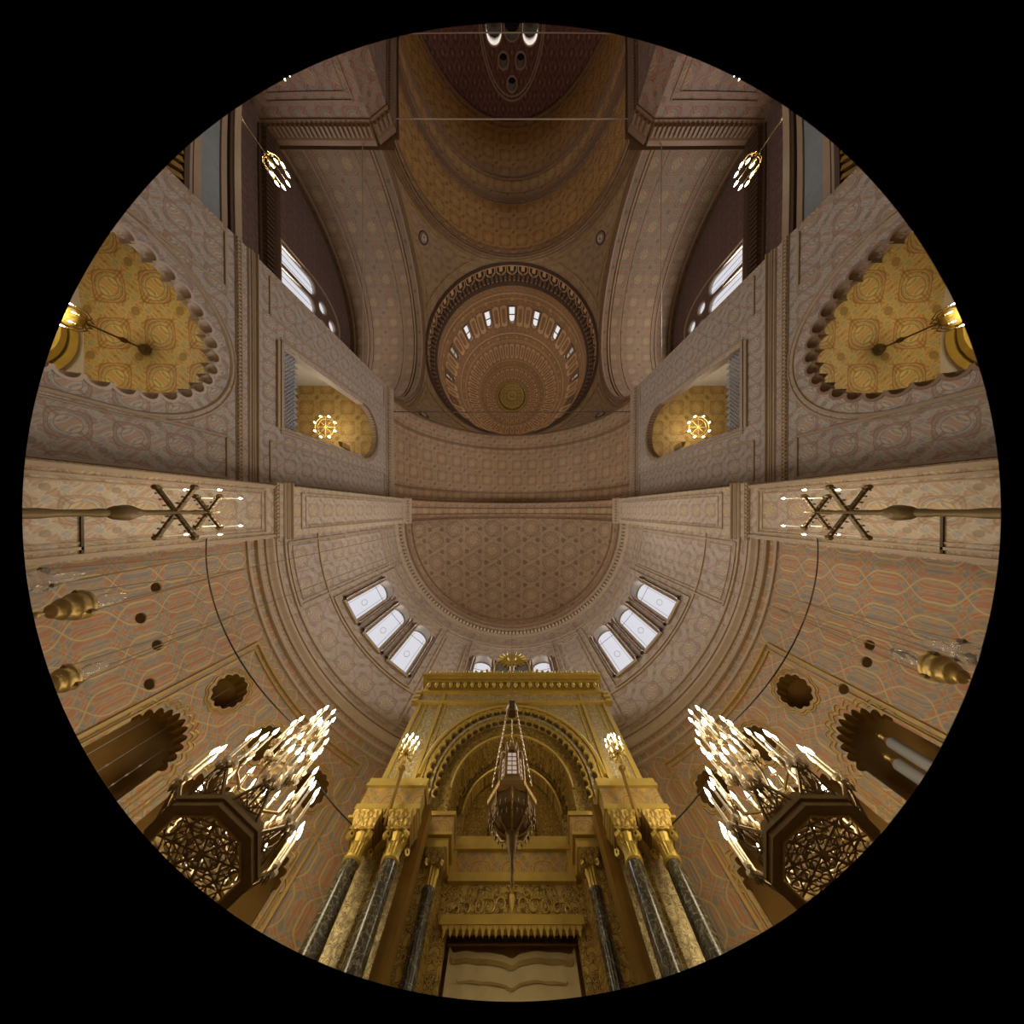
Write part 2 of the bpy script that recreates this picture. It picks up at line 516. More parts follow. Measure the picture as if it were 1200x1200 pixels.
def holed(mb, outline, holes, fn, step=None, depth=0.0, uvs=(1, 1), revmb=None, vk=3):
    """surface fn(u,v,d) over outline minus holes, holes get reveals of the given depth"""
    vs = []; es = []
    def loop(lp):
        o = len(vs)
        vs.extend([Vector(p) for p in lp])
        es.extend([(o + k, o + (k + 1) % len(lp)) for k in range(len(lp))])
    def dens(lp, st):
        out = []
        for k in range(len(lp)):
            p = lp[k]; q = lp[(k + 1) % len(lp)]
            d = math.dist(p, q); n = max(1, int(math.ceil(d / st)))
            for i in range(n):
                out.append((p[0] + (q[0] - p[0]) * i / n, p[1] + (q[1] - p[1]) * i / n))
        return out
    if step:
        outline = dens(outline, step)
        holes = [dens(h, step) for h in holes]
    loop(outline)
    for h in holes:
        loop(h)
    if step:
        us = [p[0] for p in outline]; ws = [p[1] for p in outline]
        u = min(us) + step * 0.5
        while u < max(us):
            v = min(ws) + step * 0.5
            while v < max(ws):
                if inside((u, v), outline) and not any(inside((u, v), h) for h in holes):
                    vs.append(Vector((u, v)))
                v += step * vk
            u += step
    r = delaunay_2d_cdt(vs, es, [], 0, 1e-4)
    V2 = r[0]; F = []
    for f in r[2]:
        c = (sum(V2[k].x for k in f) / 3, sum(V2[k].y for k in f) / 3)
        if inside(c, outline) and not any(inside(c, h) for h in holes):
            F.append(tuple(f))
    mb.add([fn(p.x, p.y, 0) for p in V2], F, [(p.x * uvs[0], p.y * uvs[1]) for p in V2])
    if depth:
        t = revmb or mb
        for h in holes:
            n = len(h)
            pts = [fn(p[0], p[1], 0) for p in h] + [fn(p[0], p[1], depth) for p in h]
            t.add(pts, [(k, (k + 1) % n, n + (k + 1) % n, n + k) for k in range(n)], [(p[0] * uvs[0], p[1] * uvs[1]) for p in h] * 2)
    return mb

def archloop(cu, half, v0, vs, n=20, lobes=0, amp=0.12, rise=None):
    """opening outline, anticlockwise from bottom right; lobes > 0 gives a cusped head"""
    out = [(cu - half, v0), (cu + half, v0)]
    rise = rise or half
    m = n if not lobes else lobes * 6
    for k in range(m + 1):
        a = PI * k / m
        s = 1.0 if not lobes else 1.0 + amp * abs(math.sin(lobes * a)) - amp * 0.3
        out.append((cu + half * s * math.cos(a), vs + rise * s * math.sin(a)))
    return out

def rosette(cu, cv, r, lobes=12, amp=0.14):
    m = lobes * 6
    return [(cu + r * (1 + amp * abs(math.sin(lobes * PI * k / m))) * math.cos(2 * PI * k / m), cv + r * (1 + amp * abs(math.sin(lobes * PI * k / m))) * math.sin(2 * PI * k / m)) for k in range(m)]

def lobed(pts, r):
    """turn a 2-D polyline into a row of outward half-round lobes (outward = left of travel)"""
    L = [0]
    for k in range(1, len(pts)):
        L.append(L[-1] + math.dist(pts[k - 1], pts[k]))
    n = max(1, int(round(L[-1] / (2 * r))))
    def pat(s):
        k = max(j for j in range(len(L)) if L[j] <= s + 1e-9); k = min(k, len(pts) - 2)
        t = (s - L[k]) / max(1e-9, L[k + 1] - L[k])
        return (pts[k][0] + (pts[k + 1][0] - pts[k][0]) * t, pts[k][1] + (pts[k + 1][1] - pts[k][1]) * t)
    out = []
    for i in range(n):
        p = pat(i * L[-1] / n); q = pat((i + 1) * L[-1] / n)
        m = ((p[0] + q[0]) / 2, (p[1] + q[1]) / 2); d = (q[0] - p[0], q[1] - p[1]); h = math.hypot(*d) / 2; d = (d[0] / h / 2, d[1] / h / 2); nn = (-d[1], d[0])
        for k in range(6):
            a = PI * k / 6
            out.append((m[0] - d[0] * h * math.cos(a) + nn[0] * h * math.sin(a), m[1] - d[1] * h * math.cos(a) + nn[1] * h * math.sin(a)))
    out.append(pts[-1])
    return out

# shared little meshes
def scallop_mesh(name, mat, inner, n=8, deep=0.9):
    """one shell-shaped lobe: local x along the edge, y outwards into the wall face, z depth"""
    mb = MB()
    fr = []
    for k in range(n + 1):
        a = PI * k / n
        d = Vector((math.cos(a), math.sin(a), 0))
        fr.append((d, d, Vector((0, 0, 1))))
    mb.sweep([(-0.18, -0.15), (0.16, -0.15), (0.16, 0.5), (-0.18, 0.3)], fr)
    pts = [(0, 0.05, deep)]
    for k in range(n + 1):
        a = PI * k / n
        pts.append((math.cos(a) * 0.9, math.sin(a) * 0.9, 0.2))
    for k in range(n + 1):
        a = PI * k / n; q = 0.62 if k % 2 else 0.5
        pts.append((math.cos(a) * q, math.sin(a) * q, deep * (0.75 if k % 2 else 0.9)))
    fs = []
    for k in range(n):
        fs.append((1 + k, 2 + k, 2 + k + n + 1, 1 + k + n + 1)); fs.append((1 + k + n + 1, 2 + k + n + 1, 0))
    nr = len(mb.f)
    mb.add(pts, fs)
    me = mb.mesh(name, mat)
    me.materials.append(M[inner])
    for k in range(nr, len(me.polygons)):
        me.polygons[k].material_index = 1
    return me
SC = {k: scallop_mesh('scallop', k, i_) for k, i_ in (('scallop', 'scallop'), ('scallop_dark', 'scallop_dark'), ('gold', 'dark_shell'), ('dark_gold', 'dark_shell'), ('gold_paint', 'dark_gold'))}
def bulb_mesh():
    return MB().lathe([(0.02, 0), (0.3, 0.3), (0.42, 0.8), (0.34, 1.3), (0.14, 1.8), (0.02, 2.1)], n=8).mesh('bulb', 'bulb', smooth=True)
BULBM = bulb_mesh()
def candle_mesh(h, r=0.25):
    return MB().lathe([(0.02, 0), (0.6, 0.15), (0.8, 0.6), (r, 0.75), (r, h), (0.05, h)], n=8).mesh('candle', 'candle', smooth=False)
CANDLE = {h: candle_mesh(h) for h in (4.0, 5.5, 7.0)}
def add_candle(parent, pos, h=5.5, sc=1.0):
    c = inst(CANDLE[h], 'candle', parent, pos, None, sc)
    inst(BULBM, 'bulb', c, (pos[0], pos[1], pos[2] + h * sc), None, sc)
    return c
def scallops_along(mesh, parent, pts, fn, r, name='scallop', flip=1):
    """place scallops along a 2-D polyline pts on surface fn(u,v,d)"""
    L = [0]
    for k in range(1, len(pts)):
        L.append(L[-1] + math.dist(pts[k - 1], pts[k]))
    n = max(1, int(round(L[-1] / (2 * r)))); rr = L[-1] / n / 2
    for i in range(n):
        s = (i + 0.5) * L[-1] / n
        k = max(j for j in range(len(L)) if L[j] <= s + 1e-9); k = min(k, len(pts) - 2)
        t = (s - L[k]) / max(1e-9, L[k + 1] - L[k])
        u = pts[k][0] + (pts[k + 1][0] - pts[k][0]) * t; v = pts[k][1] + (pts[k + 1][1] - pts[k][1]) * t
        du = (pts[k + 1][0] - pts[k][0]); dv = (pts[k + 1][1] - pts[k][1]); dl = math.hypot(du, dv); du /= dl; dv /= dl
        p = Vector(fn(u, v, 0)); e = 0.5
        X = (Vector(fn(u + du * e, v + dv * e, 0)) - Vector(fn(u - du * e, v - dv * e, 0))).normalized()
        Z = (Vector(fn(u, v, 1)) - p).normalized()
        Y = Vector(fn(u - dv * e, v + du * e, 0)) - p
        Y = (Y - X * Y.dot(X)).normalized() * flip
        inst(mesh, name, parent, tuple(p), (X, Y, Z), rr)
# ================================================================ SETTING
FL = -EYE / S                 # floor level in U
CY = -280.0                   # centre of the crossing
HB = 150.0                    # half width of the crossing above the springing
AR = 139.0                    # radius of the arm vaults
HW = 140.0                    # forebay half width
YW = -141.0 + 2               # west edge of the forebay walls
YF = -13.0                    # chancel arch pier, west face
YB = 14.0                     # chancel arch pier, east face
PX = 120.0                    # half width between the chancel arch piers
AC = 12.0                     # apse centre y
AP = 130.0                    # apse radius

mb = MB().grid(lambda u, v: (u, v, FL), [-300, 300], [-680, 150])
struct(mb.build('floor', 'floor'), 'pale stone floor of the hall', 'floor')

def side_name(s):
    return 'left' if s < 0 else 'right'

BEAD = MB().lathe([(0.02, -0.5), (0.6, 0), (0.02, 0.5)], n=5)
def cornice_line(mb, p, q, inn, z0, z1, proj, teeth=0.0):
    """straight cornice between p and q (xy), projecting along inn by proj, from z0 to z1, with small brackets"""
    inn = Vector((inn[0], inn[1], 0)); h = z1 - z0
    prof = [(0, 0), (proj * 0.25, 0), (proj * 0.25, h * 0.15), (proj * 0.45, h * 0.2), (proj * 0.55, h * 0.55), (proj * 0.9, h * 0.7), (proj, h * 0.75), (proj, h), (0, h)]
    mb.line((p[0], p[1], z0), (q[0], q[1], z0), inn, (0, 0, 1), prof)
    if teeth:
        d = Vector((q[0] - p[0], q[1] - p[1], 0)); L = d.length; d.normalize()
        n = int(L / teeth)
        for k in range(n):
            c = Vector((p[0], p[1], 0)) + d * (k + 0.5) * L / n + inn * proj * 0.6
            mb.obox((c.x, c.y, z0 + h * 0.4), (d, inn, (0, 0, 1)), (teeth * 0.26, proj * 0.32, h * 0.25))

def frame_rect(mb, fn, u0, u1, v0, v1, w=1.2, d=0.8):
    """raised rectangular moulding on a surface fn(u,v,d)"""
    for a, b in (((u0, v0), (u1, v0)), ((u1, v0), (u1, v1)), ((u1, v1), (u0, v1)), ((u0, v1), (u0, v0))):
        n = 1 if abs(a[0] - b[0]) < 1e-6 else max(1, int(abs(a[0] - b[0]) / 4))
        for k in range(n):
            p = (a[0] + (b[0] - a[0]) * k / n, a[1] + (b[1] - a[1]) * k / n)
            q = (a[0] + (b[0] - a[0]) * (k + 1) / n, a[1] + (b[1] - a[1]) * (k + 1) / n)
            if abs(p[0] - q[0]) < 1e-6:
                c = [(p[0] - w / 2, p[1]), (p[0] + w / 2, p[1]), (q[0] + w / 2, q[1]), (q[0] - w / 2, q[1])]
            else:
                c = [(p[0], p[1] - w / 2), (p[0], p[1] + w / 2), (q[0], q[1] + w / 2), (q[0], q[1] - w / 2)]
            vs = [fn(x, y, 0.3) for x, y in c] + [fn(x, y, -d) for x, y in c]
            mb.add(vs, [(0, 1, 2, 3), (4, 5, 6, 7), (0, 1, 5, 4), (1, 2, 6, 5), (2, 3, 7, 6), (3, 0, 4, 7)])

# ---------------------------------------------------------------- forebay side walls with their two arched openings
LOW = (-72.0, 27.5, 92.0)     # centre y, half width, springing z of the lower opening
UPP = (-75.5, 24.5, 245.0)
for s in (-1, 1):
    sd = side_name(s)
    fn = lambda u, v, d, s=s: (s * (HW + d), u, v)
    mb = MB()
    rv = MB()
    pth = archloop(LOW[0], LOW[1], 0, LOW[2], 48, rise=29)[2:]
    pth = ([(LOW[0] + LOW[1], 30)] + pth + [(LOW[0] - LOW[1], 30)])[::-1]
    h1 = lobed(pth, 3.0)
    pth2 = archloop(UPP[0], UPP[1], 0, UPP[2], 48, rise=25)[2:][::-1]
    h2 = [(UPP[0] - UPP[1], 157)] + lobed(pth2, 1.35) + [(UPP[0] + UPP[1], 157)]
    holed(mb, [(YW, FL), (YF, FL), (YF, HS), (YW, HS)], [h1, h2], fn, None, 6, revmb=rv)
    wl = mb.build('wall_' + sd, 'wall_fore')
    struct(wl, 'grey painted side wall with two stacked arched openings, %s of the forebay' % sd)
    rv.build('reveal', 'scallop' if s < 0 else 'scallop_dark', wl)  # left paler than right, side lighting put into the stucco colour
    # return of the pier into the arm
    mb = MB().grid(lambda u, v, s=s: (s * u, YW, v), span(HW, 276, 8), [FL, 140, HS])
    struct(mb.build('wall_arm_east_' + sd, 'west_wall'), 'painted pier return facing the %s arm' % sd)
    # mouldings of the wall
    tr = MB()
    cornice_line(tr, (s * HW, YW), (s * HW, YF), (-s, 0), 131.2, 133.6, 1.6, 2.0)
    cornice_line(tr, (s * HW, YW), (s * HW, YF), (-s, 0), 137.4, 139, 1.6)
    cornice_line(tr, (s * HW, YW), (s * HW, YF), (-s, 0), 139.6, 141.4, 2.4)
    cornice_line(tr, (s * HW, YW), (s * HW, YF), (-s, 0), 288, 302, 3.0, 3.2)
    for z in (154, 156.5):
        tr.line((s * HW, -101.5, z), (s * HW, -49.5, z), (-s, 0, 0), (0, 0, 1), [(0, 0), (1.2, 0), (1.2, 1.6), (0, 1.6)])
    t = tr.build('cornice', 'trim', wl)
    tr = MB()
    for (a, b, z0, z1) in ((YW + 4, YW + 26, 150, 284), (-40, YF - 4, 150, 284), (YW + 3, YW + 30, -20, 127), (-36, YF - 3, -20, 127)):
        frame_rect(tr, fn, a, b, z0, z1, 1.0, 0.7)
    for c, hw, zs, ri in ((LOW[0], LOW[1] + 8.2, LOW[2], 37.5), (UPP[0], UPP[1] + 2.8, UPP[2], 28)):
        fr = []
        pts = archloop(c, hw, 0 if zs < 200 else 157, zs, 28, rise=ri)[2:]
        pts = [(c + hw, 20 if zs < 200 else 157)] + pts + [(c - hw, 20 if zs < 200 else 157)]
        tr.tube([fn(u, v, 0) for u, v in pts], 0.8, 6)
        pts2 = [(c + (u - c) * 1.06, zs + (v - zs) * 1.05 if v > zs else v) for u, v in pts]
        tr.tube([fn(u, v, 0) for u, v in pts2], 0.5, 6)
    tr.build('moulding', 'trim', wl)
    # shell scallops round both openings
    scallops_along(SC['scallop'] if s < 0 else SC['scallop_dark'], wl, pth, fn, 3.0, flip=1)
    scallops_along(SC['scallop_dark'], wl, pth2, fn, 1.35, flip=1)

    # rooms behind the openings
    X1, X2, XG = HW + 6, HW + 76, HW + 108
    mb = MB()
    for a, b in (((X2, -136), (X2, -17)), ((X1, -136), (X2, -136)), ((X1, -17), (X2, -17))):
        mb.grid(lambda u, v, a=a, b=b, s=s: (s * (a[0] + (b[0] - a[0]) * u), a[1] + (b[1] - a[1]) * u, v), [0, 1], [FL, 134],
                lambda u, v, a=a, b=b: (u * math.dist(a, b), v))
    struct(mb.build('wall_aisle_' + sd, 'plaster'), 'pale aisle walls behind the lower %s arch' % sd)
    mb = MB()
    def cel(u, v, z, s=s):
        return (s * u, v, z)
    mb.grid(lambda u, v: (s * u, v, 133 - 0.0013 * ((u - 182) ** 2 + (v + 76) ** 2) * 1.2), span(X1, X2, 10), span(-136, -17, 10))
    c1 = mb.build('ceiling_aisle_' + sd, 'gold_paint', smooth=True)
    struct(c1, 'golden star-patterned aisle ceiling seen through the lower %s arch' % sd, 'ceiling')
    mb = MB()
    for a, b in (((XG, -136), (XG, -17)), ((X1, -136), (XG, -136)), ((X1, -17), (XG, -17))):
        mb.grid(lambda u, v, a=a, b=b, s=s: (s * (a[0] + (b[0] - a[0]) * u), a[1] + (b[1] - a[1]) * u, v), [0, 1], [143, 284])
    struct(mb.build('wall_gallery_' + sd, 'plaster'), 'pale gallery walls behind the upper %s arch' % sd)
    mb = MB().grid(lambda u, v: (s * u, v, 284), span(X1, XG, 4), span(-136, -17, 4))
    mb.grid(lambda u, v: (s * u, v, 143), span(X1, XG, 2), span(-136, -17, 2))
    c2 = mb.build('ceiling_gallery_' + sd, 'gold_paint')
    struct(c2, 'golden gallery ceiling seen through the upper %s arch' % sd, 'ceiling')
    # cross arch in the aisle (carved golden arch at the far end of the opening)
    mb = MB()
    mb.arch((s * (X2 - 0.5), -84, 98), (0, 1, 0), (0, 0, 1), (-s, 0, 0), 24, [(-3, 0), (2, 0), (2, 3), (-1, 5), (-3, 3)], 0, PI, 28)
    mb.arch((s * (X2 - 0.5), -84, 98), (0, 1, 0), (0, 0, 1), (-s, 0, 0), 29, [(-1.5, 0), (1, 0), (1, 2), (-1.5, 2)], 0, PI, 28)
    for e in (-25, 25):
        mb.box((min(s * (X2 - 4), s * X2), -84 + e - 3, FL), (max(s * (X2 - 4), s * X2), -84 + e + 3, 98))
    ga = struct(mb.build('trim_aisle_' + sd, 'gold'), 'gilt arch on the far wall of the %s aisle' % sd, 'arch')
    scallops_along(SC['gold'], ga, [(-84 - 21 * math.cos(PI * k / 24), 98 + 21 * math.sin(PI * k / 24)) for k in range(25)], lambda u, v, d, s=s: (s * (X2 - 4 + d), u, v), 2.6)
    # arch rib in the gallery
    mb = MB()
    for k, (yy, rr) in enumerate(((-58, 40),)):
        mb.arch((s * 196, yy, 236), (1, 0, 0), (0, 0, 1), (0, -1, 0), 42, [(-2.5, 0), (0, 0), (0, 4), (-2.5, 4)], 0, PI, 28)
    gb = struct(mb.build('trim_gallery_' + sd, 'gold_paint'), 'scalloped gilt arch inside the %s gallery' % sd, 'arch')
    scallops_along(SC['gold_paint'], gb, [(s * 196 - 38.5 * math.cos(PI * k / 24), 236 + 38.5 * math.sin(PI * k / 24)) for k in range(25)], lambda u, v, d: (u, -62 + d, v), 2.2)
    # lattice screen in the upper opening, scalloped at the top
    scr = empty('lattice_screen', (s * (HW + 3), UPP[0], 157))
    tag(scr, 'grey pierced lattice screen at the foot of the upper %s gallery arch' % sd, 'screen', 'gallery lattice screens')
    mb = MB(); y0 = UPP[0] - UPP[1]; y1 = UPP[0] + UPP[1]; zt = 170
    st = 2.5
    for d in (-1, 1):
        k = -40
        while k < 80:
            # line y = y0 + k*st + d*(z-157)
            pts = []
            za, zb = 157, zt
            ya, yb = y0 + k * st, y0 + k * st + d * (zt - 157)
            if ya > yb:
                ya, yb, za, zb = yb, ya, zb, za
            lo, hi = max(ya, y0), min(yb, y1)
            if hi - lo > 0.3:
                f1 = (lo - ya) / (yb - ya); f2 = (hi - ya) / (yb - ya)
                mb.tube([(s * (HW + 3 + 0.1 * d), lo, za + (zb - za) * f1), (s * (HW + 3 + 0.1 * d), hi, za + (zb - za) * f2)], 0.42, 4, False)
            k += 1
    lt = mb.build('lattice', 'screen', scr); lt['kind'] = 'stuff'
    for k in range(12):
        yy = y0 + (k + 0.5) * (y1 - y0) / 12
        mb = MB().add([(s * (HW + 2.7), yy - 2, zt), (s * (HW + 2.7), yy + 2, zt), (s * (HW + 2.7), yy, zt + 3.5), (s * (HW + 3.3), yy - 2, zt), (s * (HW + 3.3), yy + 2, zt), (s * (HW + 3.3), yy, zt + 3.5)], [(0, 1, 2), (3, 4, 5), (0, 1, 4, 3), (1, 2, 5, 4), (2, 0, 3, 5)])
        if k == 0:
            tm = mb.mesh('tooth', 'screen', (s * (HW + 3), yy, zt))
        inst(tm, 'tooth', scr, (s * (HW + 3), yy, zt))
    MB().box((min(s * (HW + 2.2), s * (HW + 3.8)), y0, 155.5), (max(s * (HW + 2.2), s * (HW + 3.8)), y1, 157)).build('rail', 'trim_gold', scr)

# ---------------------------------------------------------------- chancel arch: piers and arch
for s in (-1, 1):
    sd = side_name(s)
    mb = MB()
    fn = lambda u, v, d, s=s: (s * (PX + d), u, v)
    mb.grid(lambda u, v: fn(u, v, 0), [YF, YB], [FL, 60, 140, 220, HS])
    mb.grid(lambda u, v: (s * u, YF, v), [PX, HW], [FL, 60, 140, 220, HS])
    mb.grid(lambda u, v: (s * u, YB, v), [PX, AP + 1], [FL, 60, 140, 220, HS])
    pr = mb.build('wall_chancel_' + sd, 'pier')
    struct(pr, 'tall pale painted pier of the chancel arch on the %s' % sd, 'pier')
    tr = MB()
    cornice_line(tr, (s * PX, YF - 1.5), (s * PX, YB + 1.5), (-s, 0), 130.6, 132.6, 1.6, 2.0)
    cornice_line(tr, (s * PX, YF - 1), (s * PX, YB + 1), (-s, 0), 136.2, 137.8, 1.4)
    cornice_line(tr, (s * PX, YF - 1.5), (s * PX, YB + 1.5), (-s, 0), 138.2, 140, 2.4)
    cornice_line(tr, (s * PX, YF - 1), (s * PX, YB + 1), (-s, 0), 289, 302, 2.6, 3.0)
    cornice_line(tr, (s * (HW), YF), (s * PX, YF), (0, -1), 131, 140, 2.0)
    frame_rect(tr, fn, YF + 3.4, YB - 3.4, 148, 283, 0.7, 0.5)
    frame_rect(tr, fn, YF + 5, YB - 5, 151, 280, 0.35, 0.3)
    frame_rect(tr, fn, YF + 3.4, YB - 3.4, -30, 126, 0.8, 0.5)
    frame_rect(tr, fn, YF + 5, YB - 5, -28, 124, 0.4, 0.3)
    tr.line((s * PX, YF + 0.5, FL), (s * PX, YF + 0.5, 131), (-s, 0, 0), (0, 1, 0), [(0, 0), (0.8, 0), (0.8, 1.4), (0, 1.4)])
    tr.line((s * PX, YB - 1.9, FL), (s * PX, YB - 1.9, 131), (-s, 0, 0), (0, 1, 0), [(0, 0), (0.8, 0), (0.8, 1.4), (0, 1.4)])
    tr.build('moulding', 'trim', pr)
    MB().box((min(s * PX, s * (PX - 0.5)), 1, 71.8), (max(s * PX, s * (PX - 0.5)), YB - 0.5, 72.3)).build('joint_bar', 'iron', pr)  # thin added bar standing in for a dark joint line across the pier
mb = MB()
mb.grid(lambda a, y: (PX * math.cos(a), y, HS + PX * math.sin(a)), span(0, PI, 48), [YF, YB], lambda a, y: (a * PX, y))
# west spandrel of the chancel arch up to the forebay vault
mb.grid(lambda a, r: (r * math.cos(a), YF, HS + r * math.sin(a)), span(0, PI, 48), [PX, AR + 0.5], lambda a, r: (a * PX, r))
ch = struct(mb.build('ceiling_chancel', 'vault_fore', smooth=False), 'narrow chancel arch between the forebay vault and the apse', 'arch')
tr = MB()
for y in (YF, -4.0, 5.0, YB - 1.5):
    tr.arch((0, y, HS), (1, 0, 0), (0, 0, 1), (0, 1, 0), PX, [(0.2, 0), (-1.4, 0.2), (-1.4, 1.3), (0.2, 1.5)], 0, PI, 48)
n = 90
for k in range(n):
    a = PI * (k + 0.5) / n
    c = Vector((math.cos(a), 0, math.sin(a)))
    tr.obox((c.x * (PX - 1.4), YB - 3, HS + c.z * (PX - 1.4)), (c, (0, 1, 0), c.cross(Vector((0, 1, 0)))), (0.9, 0.8, 1.1))
    tr.obox((c.x * (AR - 1.2), YF - 1.5, HS + c.z * (AR - 1.2)), (c, (0, 1, 0), c.cross(Vector((0, 1, 0)))), (0.9, 0.8, 1.2))
tr.build('moulding', 'trim_brown', ch)

# ---------------------------------------------------------------- forebay barrel vault
def barrel(name, axis, R, t0, t1, centre, mat, label, bands=(), bandmat='trim_brown', n=48):
    """semicircular vault; axis 'y' runs along y (centre = x), axis 'x' runs along x (centre = y)"""
    mb = MB()
    if axis == 'y':
        f = lambda a, t: (centre + R * math.cos(a), t, HS + R * math.sin(a)); e = (1, 0, 0); nn = (0, 1, 0)
        cp = lambda t: (centre, t, HS)
    else:
        f = lambda a, t: (t, centre + R * math.cos(a), HS + R * math.sin(a)); e = (0, 1, 0); nn = (1, 0, 0)
        cp = lambda t: (t, centre, HS)
    mb.grid(f, span(0, PI, n), span(t0, t1, 6), lambda a, t: (a * R, t))
    o = struct(mb.build(name, mat, smooth=True), label, 'vault')
    if bands:
        tr = MB()
        for t, wd, pr in bands:
            tr.arch(cp(t), e, (0, 0, 1), nn, R, [(0.3, -wd / 2), (-pr * 0.6, -wd / 2), (-pr, -wd / 4), (-pr, wd / 4), (-pr * 0.6, wd / 2), (0.3, wd / 2)], 0, PI, n)
        tr.build('rib', bandmat, o)
    return o
barrel('ceiling_forebay', 'y', AR, -HB + 20, YF, 0, 'vault_fore', 'painted rosette barrel vault over the forebay',
       ((-128.5, 2, 1.2), (-107, 1.6, 1.0), (-104.5, 0.8, 0.8), (-31, 1.2, 0.9), (-29, 0.6, 0.7)))

# ---------------------------------------------------------------- crossing: arch faces, pendentives, ring, dome
DS = HB * math.sqrt(2)
def face_band(name, c, e, nrm, label):
    mb = MB()
    mb.grid(lambda a, r: Vector(c) + (Vector(e) * math.cos(a) + Vector((0, 0, 1)) * math.sin(a)) * r, span(0, PI, 56), [AR - 3, HB + 0.5], lambda a, r: (a * AR, r))
    o = struct(mb.build(name, 'pend'), label, 'arch')
    tr = MB()
    for R, wd in ((AR, 1.6), (AR + 4, 0.8), (AR + 8.6, 1.4)):
        tr.arch(c, e, (0, 0, 1), nrm, R, [(0, 0), (wd, 0), (wd, 1.2), (wd * 0.5, 1.6), (0, 1.2)], 0, PI, 56)
    tr.build('moulding', 'trim_brown', o)
face_band('trim_1', (-HB, CY, HS), (0, 1, 0), (1, 0, 0), 'moulded arch face between crossing and left arm')
face_band('trim_2', (HB, CY, HS), (0, 1, 0), (-1, 0, 0), 'moulded arch face between crossing and right arm')
face_band('trim_3', (0, CY - HB, HS), (1, 0, 0), (0, 1, 0), 'moulded arch face between crossing and west arm')
face_band('trim_4', (0, CY + HB, HS), (1, 0, 0), (0, -1, 0), 'moulded arch face between crossing and forebay')
for q, lab in enumerate(('rear right', 'rear left', 'front left', 'front right')):
    # spherical triangle in quadrant q (45 deg centre), rear = towards the west arm
    sx = 1 if q in (0, 3) else -1
    sy = -1 if q in (0, 1) else 1
    mb = MB(); nu, nv = 20, 14
    def pen(u, v, sx=sx, sy=sy):
        # u in 0..1 along the azimuth, v height 0..1
        z = HB * v
        rr = math.sqrt(DS * DS - z * z)
        lim = math.acos(min(1.0, HB / rr))
        a = lim + (PI / 2 - 2 * lim) * u
        return (sx * rr * math.cos(a), CY + sy * rr * math.sin(a), HS + z)
    mb.grid(pen, span(0, 1, nu), span(0, 1, nv), lambda u, v: ((u - 0.5) * 110 * v, v * 150))
    po = struct(mb.build('ceiling_pendentive_%s' % lab.replace(' ', '_'), 'pend', smooth=True), 'painted pendentive at the %s of the crossing' % lab, 'pendentive')
    # raised triangular border and medallion
    tr = MB()
    for off in (0.06, 0.14):
        pa = [pen(off, v) for v in span(0.3, 0.93, 10)] + [pen(u, 0.93) for u in span(off, 1 - off, 10)][1:] + [pen(1 - off, v) for v in span(0.93, 0.3, 10)][1:]
        C = Vector((0, CY, HS))
        pa = [C + (Vector(p) - C) * 0.998 for p in pa]
        tr.tube(pa, 0.7, 5)
    tr.build('border', 'trim_gold', po)
    p = Vector(pen(0.5, 0.62)); nz = (Vector((0, CY, HS)) - p).normalized()
    mm = MB().lathe([(0.1, 0), (6.4, 0), (6.4, 1.2), (7.6, 1.6), (8.2, 0.6), (8.2, -0.5)], p, 16, axis=nz)
    mm.build('medallion', 'trim_dark', po)
    mm = MB(); e1 = nz.orthogonal().normalized(); e2 = nz.cross(e1)
    for (a, b, ha, hb) in ((-2.6, 1.6, 0.6, 2.2), (-0.6, 2.2, 1.8, 0.6), (1.2, 0.4, 0.6, 2.6), (2.8, -1.2, 0.6, 2), (-1.6, -2.2, 1.8, 0.6), (0.6, -3.2, 1.4, 0.6), (3.0, 2.6, 1, 0.6), (-3.4, -0.8, 0.9, 0.6), (0.2, 4, 1.6, 0.5)):
        mm.obox(p + nz * 1.0 + e1 * a + e2 * b, (e1, e2, nz), (ha, hb, 0.5))
    mm.build('medallion_inscription', 'scallop', po)

RZ = HS + HB                  # ring level
mb = MB().lathe([(150.0, RZ - 3), (146.5, RZ - 2), (146.5, RZ), (148, RZ + 1), (149.5, RZ + 3), (152.5, RZ + 4), (153.5, RZ + 20), (151, RZ + 23), (147, RZ + 27), (142, RZ + 29), (139, RZ + 31), (139, RZ + 33), (141, RZ + 35)], (0, CY, 0), 96)
dr = struct(mb.build('wall_drum', 'trim_dark', smooth=False), 'ring of stucco niches at the foot of the dome', 'drum')  # darker back wall, shade inside the niches put into its colour
NN = 48
mn = MB()
# niche: pointed hood with a little frame, local x along the ring, y up, z towards the wall
wd = 2 * PI * 150 / NN / 2
mn.sweep([(-0.9, -1.6), (0.5, -1.6), (0.5, 1.0), (-0.9, 1.0)], [((wd * 0.86 * x, y, 0), (nx, ny, 0), (0, 0, 1)) for x, y, nx, ny in
          ((1, -8, 1, 0), (1, 2, 1, 0), (0.85, 5, .8, .5), (0.45, 8, .6, .8), (0, 10.5, 0, 1), (-0.45, 8, -.6, .8), (-0.85, 5, -.8, .5), (-1, 2, -1, 0), (-1, -8, -1, 0))])
mn.box((-wd * 0.95, -9.5, -2.2), (wd * 0.95, -8, 1))
mn.box((-wd * 0.3, -6, -0.6), (wd * 0.3, 3, 0.8))
nme = mn.mesh('niche', 'dome_rib')
for k in range(NN):
    a = 2 * PI * k / NN
    d = Vector((math.cos(a), math.sin(a), 0)); t = Vector((-math.sin(a), math.cos(a), 0))
    inst(nme, 'niche', dr, (d.x * 150.6, CY + d.y * 150.6, RZ + 12), (t, (0, 0, 1), d))
tr = MB()
